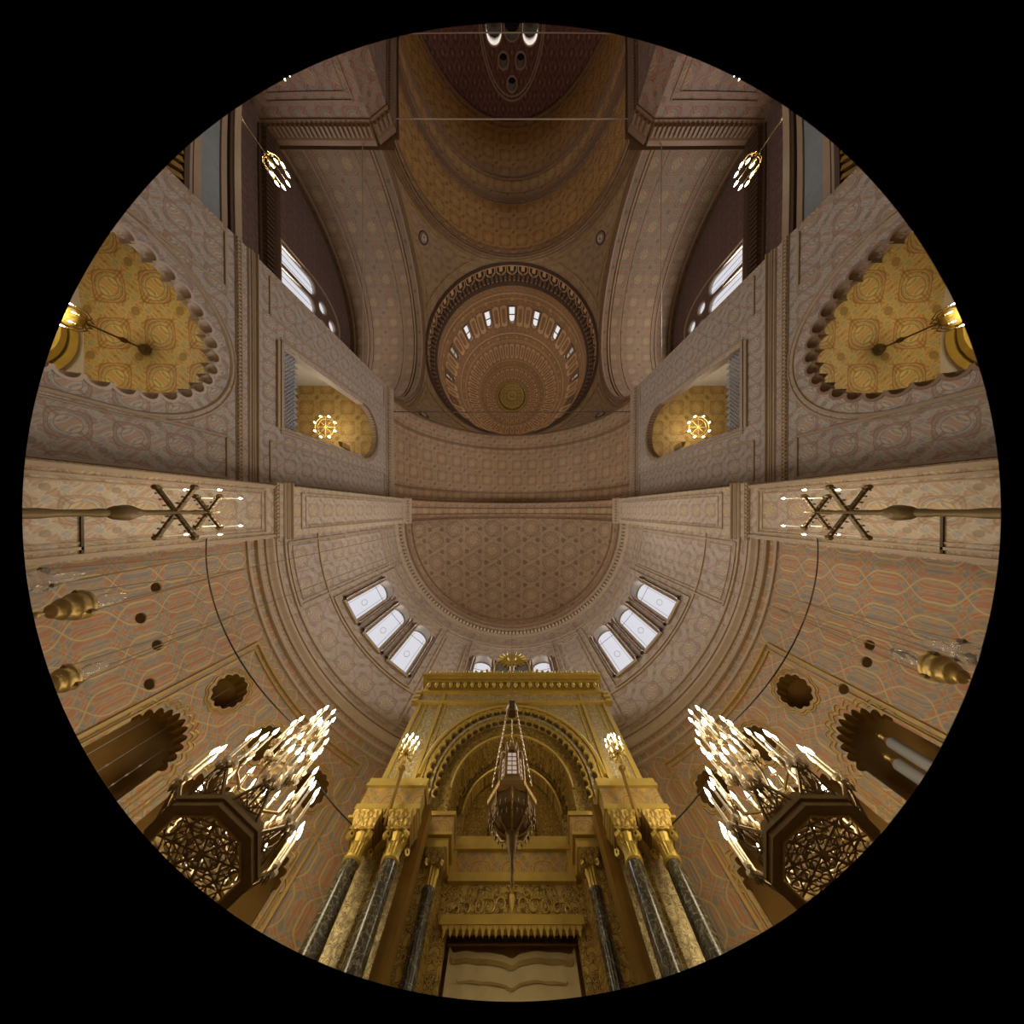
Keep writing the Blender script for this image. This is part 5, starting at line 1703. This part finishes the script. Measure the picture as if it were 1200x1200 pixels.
# ---------------------------------------------------------------- standing candelabra against the piers
for s in (-1, 1):
    sd = side_name(s)
    x = s * 95.0; y = 0.6
    st = empty('standing_candelabrum', (x, y, FL))
    tag(st, 'tall bronze standing candelabrum with crossed arms before the %s pier' % sd, 'candelabrum', 'standing candelabra')
    m = MB().lathe([(7, FL), (7, FL + 2), (4, FL + 4), (1.4, FL + 8), (1.0, FL + 20), (1.0, 40), (1.1, 52), (0.8, 54), (0.8, 58), (1.1, 59.6), (0.9, 60.8)], (x, y, 0), 12)
    m.build('pole', 'bronze', st, smooth=True)
    m = MB().lathe([(0.9, 60.6), (1.6, 61.6), (1.9, 63.0), (1.9, 64.2), (1.3, 65.2), (0.7, 66.6), (0.7, 70), (0.8, 72), (0.7, 74), (0.5, 76), (0.8, 77.5), (0.5, 80), (0.45, 83), (0.1, 84)], (x, y, 0), 12)
    m.build('knop', 'bronze', st, smooth=True)
    for z, L, rot in ((73, 9.0, 0.92), (80.8, 6.2, 0.92)):
        for k in range(4):
            q = (rot, PI - rot, PI + rot, -rot)[k]
            d = Vector((math.cos(q), math.sin(q), 0))
            c = Vector((x, y, z)); m = MB()
            m.obox(c + d * L * 0.52, (d, d.cross(Vector((0, 0, 1))), (0, 0, 1)), (L * 0.5, 0.38, 0.4))
            for j in range(7):
                p = c + d * L * (0.2 + 0.12 * j)
                m.lathe([(0.02, -1.5 + 0.1 * j), (0.32, -0.7), (0.02, 0)], p + d.cross(Vector((0, 0, 1))) * (0.8 if j % 2 else -0.8) * 0.7, 4)
            m.lathe([(0.1, -1.2), (0.75, -0.6), (0.75, 0.2), (0.1, 0.8)], c + d * L, 8)
            m.build('arm', 'bronze', st)
            p = c + d * (L - 0.4)
            add_candle(st, (p.x, p.y, z + 0.6), 7.0, 0.72)
    lightpt('candelabrum_light', (x, y, 88), 30, parent=st)

# ---------------------------------------------------------------- gallery candelabra on the parapets
for s in (-1, 1):
    for y, far in ((-215.0, False), (-287.0, True)):
        sd = side_name(s)
        g_ = empty('parapet_candelabrum', (s * 148.6, y, 142))
        tag(g_, '%s bright candelabrum on the %s gallery parapet' % ('farther' if far else 'nearer', sd), 'candelabrum', 'parapet candelabra')
        m = MB().lathe([(1.5, 142), (1.2, 143), (0.35, 144.5), (0.35, 150), (0.6, 151), (0.3, 152), (0.3, 160), (0.8, 161), (0.3, 162.5), (0.1, 164)], (s * 148.6, y, 0), 8)
        m.build('stem', 'bronze', g_, smooth=True)
        for k in range(8):
            q = 2 * PI * k / 8; r = 5.0
            zz = 163 + 5.0 * (0.5 + 0.5 * math.sin(q))
            ex, ey = s * 148.6 + r * math.cos(q), y + r * math.sin(q)
            MB().tube([(s * 148.6, y, 158), (s * 148.6 + r * 0.6 * math.cos(q), y + r * 0.6 * math.sin(q), 158.6), (ex, ey, 161), (ex, ey, zz)], 0.22, 5).build('arm', 'brass', g_)
            inst(BULBM, 'bulb', g_, (ex, ey, zz), None, 1.6)
        lightpt('parapet_light', (s * 146, y, 170), 170, parent=g_)

# ---------------------------------------------------------------- lamps in the gallery and aisle rooms
for s in (-1, 1):
    sd = side_name(s)
    x, y = s * 188.0, -84.0
    r_ = empty('ring_lamp', (x, y, 258))
    tag(r_, 'round brass lamp with a ring of eight bulbs in the %s gallery' % sd, 'lamp', 'gallery ring lamps')
    m = MB()
    m.tube([(x + 10.5 * math.cos(q), y + 10.5 * math.sin(q), 262) for q in span(0, 2 * PI, 24)], 0.55, 6, False)
    m.tube([(x + 8.5 * math.cos(q), y + 8.5 * math.sin(q), 263) for q in span(0, 2 * PI, 24)], 0.35, 6, False)
    for k in range(4):
        q = PI * k / 4
        m.tube([(x - 10 * math.cos(q), y - 10 * math.sin(q), 262.5), (x + 10 * math.cos(q), y + 10 * math.sin(q), 262.5)], 0.3, 5)
    m.build('hoop', 'brass', r_)
    MB().tube([(x, y, 262), (x, y, 284)], 0.35, 6).build('rod', 'brass', r_)
    for k in range(8):
        q = 2 * PI * (k + 0.5) / 8
        inst(BULBM, 'bulb', r_, (x + 11 * math.cos(q), y + 11 * math.sin(q), 259.4), None, 2.0)
    lightpt('gallery_light', (x, y, 255), 130, parent=r_, radius=0.3)
    x, y = s * 187.0, -82.0
    p_ = empty('aisle_pendant', (x, y, 106))
    tag(p_, 'brass rod lamp hanging from the golden %s aisle ceiling' % sd, 'lamp', 'aisle pendant lamps')
    m = MB().tube([(x, y, 114), (x, y, 131.6)], 0.4, 6)
    m.lathe([(0.4, 127), (1.0, 126), (1.3, 125), (0.6, 124), (0.4, 123)], (x, y, 0), 8)
    m.lathe([(3, 132.4), (2, 131.0), (0.5, 130.2)], (x, y, 0), 10)
    m.build('rod', 'bronze', p_)
    m = MB().lathe([(0.1, 106), (2, 107), (3.8, 109.5), (4.0, 111), (2, 112.5), (0.4, 114)], (x, y, 0), 16)
    m.build('lamp_bowl', 'gold', p_, smooth=True)
    for k in range(8):
        q = 2 * PI * k / 8
        MB().tube([(x + r * math.cos(q), y + r * math.sin(q), z) for r, z in ((0.5, 113.5), (3, 114.5), (5.0, 112), (5.2, 109))], 0.3, 5).build('arm', 'brass', p_)
        inst(BULBM, 'bulb', p_, (x + 5.2 * math.cos(q), y + 5.2 * math.sin(q), 106.9), None, 0.8)
    lightpt('aisle_light', (x, y, 102), 110, parent=p_, radius=0.2)

# ---------------------------------------------------------------- hanging oil lamps and small pendants in the apse
def half_z(x, y):
    r2 = x * x + (y - AC) ** 2
    return HS + math.sqrt(max(0, HD * HD - r2))
def at_px(px, py, rho):
    dx, dy = px - 600, py - 598
    k = rho / math.hypot(dx, dy)
    return dx * k, dy * k, 303 * k
oil = [(82, 712, 92, 1.0, 'bronze oil lamp with a clear glass chimney, largest on the left'), (40, 682, 106, 0.9, 'glass-bowled oil lamp nearest the left candelabrum'), (66, 800, 100, 0.9, 'oil lamp lowest on the left by the cusped opening'),
       (1108, 786, 94, 1.0, 'brass oil lamp with chains, largest on the right'), (1141, 768, 106, 0.9, 'glass-bowled oil lamp at the right edge')]
for px, py, rho, scl, lab in oil:
    x, y, z = at_px(px, py, rho)
    o = empty('oil_lamp', (x, y, z - 4)); tag(o, lab, 'oil lamp', 'hanging oil lamps')
    glass_low = 'glass-bowled' in lab
    q = scl
    m = MB().lathe([(0.05, -4.8 * q), (0.6 * q, -4.3 * q), (0.6 * q, -3.8 * q), (0.3 * q, -3.4 * q), (0.4 * q, -3.0 * q), (1.3 * q, -2.5 * q), (1.5 * q, -2.1 * q), (1.4 * q, -1.9 * q), (2.1 * q, -1.3 * q), (2.3 * q, -0.9 * q), (2.2 * q, -0.7 * q), (2.7 * q, 0.0), (2.9 * q, 0.5 * q), (2.75 * q, 0.7 * q), (2.9 * q, 1.2 * q), (3.1 * q, 1.6 * q), (2.4 * q, 1.9 * q), (1.5 * q, 2.4 * q)], (x, y, z), 16)
    m.build('bowl', 'glass' if glass_low else 'brass', o, smooth=True)
    m = MB().lathe([(1.3 * q, 2.2 * q), (1.0 * q, 3.2 * q), (1.5 * q, 4.4 * q), (1.2 * q, 6.0 * q), (0.9 * q, 7.0 * q)], (x, y, z), 12)
    m.build('chimney', 'glass', o, smooth=True)
    top = (x, y, z + 34)
    for k in range(3):
        a = 2 * PI * k / 3 + 0.4
        MB().tube([(x + 2.8 * q * math.cos(a), y + 2.8 * q * math.sin(a), z + 0.8), top], 0.13, 4).build('chain', 'bronze', o)
        MB().lathe([(0.05, -0.5), (0.5, 0), (0.3, 0.8), (0.05, 1.2)], (x + 2.9 * q * math.cos(a), y + 2.9 * q * math.sin(a), z + 0.8), 6).build('chain_lug', 'bronze', o)
    MB().tube([top, (x, y, half_z(x, y) - 0.5)], 0.1, 4).build('wire', 'bronze', o)
disc = [(181, 689, 'uppermost'), (163, 725, 'second'), (182, 757, 'third'), (173, 803, 'lowest'), (1021, 757, 'uppermost'), (1018, 777, 'middle'), (991, 809, 'lowest')]
dm_ = MB().lathe([(0.05, 0), (1.0, 0), (1.2, 0.05), (1.45, 0.0), (1.5, 0.3), (0.3, 0.6), (0.05, 0.7)], n=18).mesh('disc', 'bronze')
for i, (px, py, lab) in enumerate(disc):
    x, y, z = at_px(px, py, 108)
    o = empty('disc_pendant', (x, y, z)); tag(o, '%s small round bronze pendant hanging on the %s' % (lab, 'left' if px < 600 else 'right'), 'pendant', 'small round pendants')
    inst(dm_, 'disc', o, (x, y, z))
    MB().tube([(x, y, z + 0.5), (x, y, half_z(x, y) - 0.5)], 0.08, 4).build('wire', 'bronze', o)
# beaded chains in the left cusped opening, organ pipes in the right one
for k in range(3):
    a = 25.6 + 2.4 * k
    c = Vector(ap(a, 0, 9))
    m = MB()
    m.tube([(c.x, c.y, 20), (c.x, c.y, 111.5)], 0.1, 4)
    for j in range(14):
        m.lathe([(0.02, -0.7), (0.35, 0), (0.02, 0.7)], (c.x, c.y, 44 + j * (2.2 + 0.4 * k)), 5)
    tag(m.build('beaded_chain', 'silver'), '%s beaded chain hanging in the left cusped opening' % ('first', 'second', 'third')[k], 'chain', 'beaded chains')
for k in range(4):
    a = 151.8 + (k - 1.5) * 1.95
    c = Vector(ap(a, 0, 7.6))
    h = (70, 80, 83, 66)[k]
    m = MB().lathe([(0.05, h - 92), (1.7, h - 88), (1.85, h - 20), (1.85, h), (1.5, h), (1.5, h - 3)], (c.x, c.y, 0), 14)
    po = tag(m.build('organ_pipe', 'silver', smooth=True), '%s silver organ pipe from the ark in the right cusped opening' % ('first', 'second', 'third', 'fourth')[k], 'organ pipe', 'organ pipes')
    MB().lathe([(1.7, h), (0.7, h + 1.4), (1.0, h + 2.4), (0.1, h + 3.6)], (c.x, c.y, 0), 8).build('pipe_cap', 'brass', po)
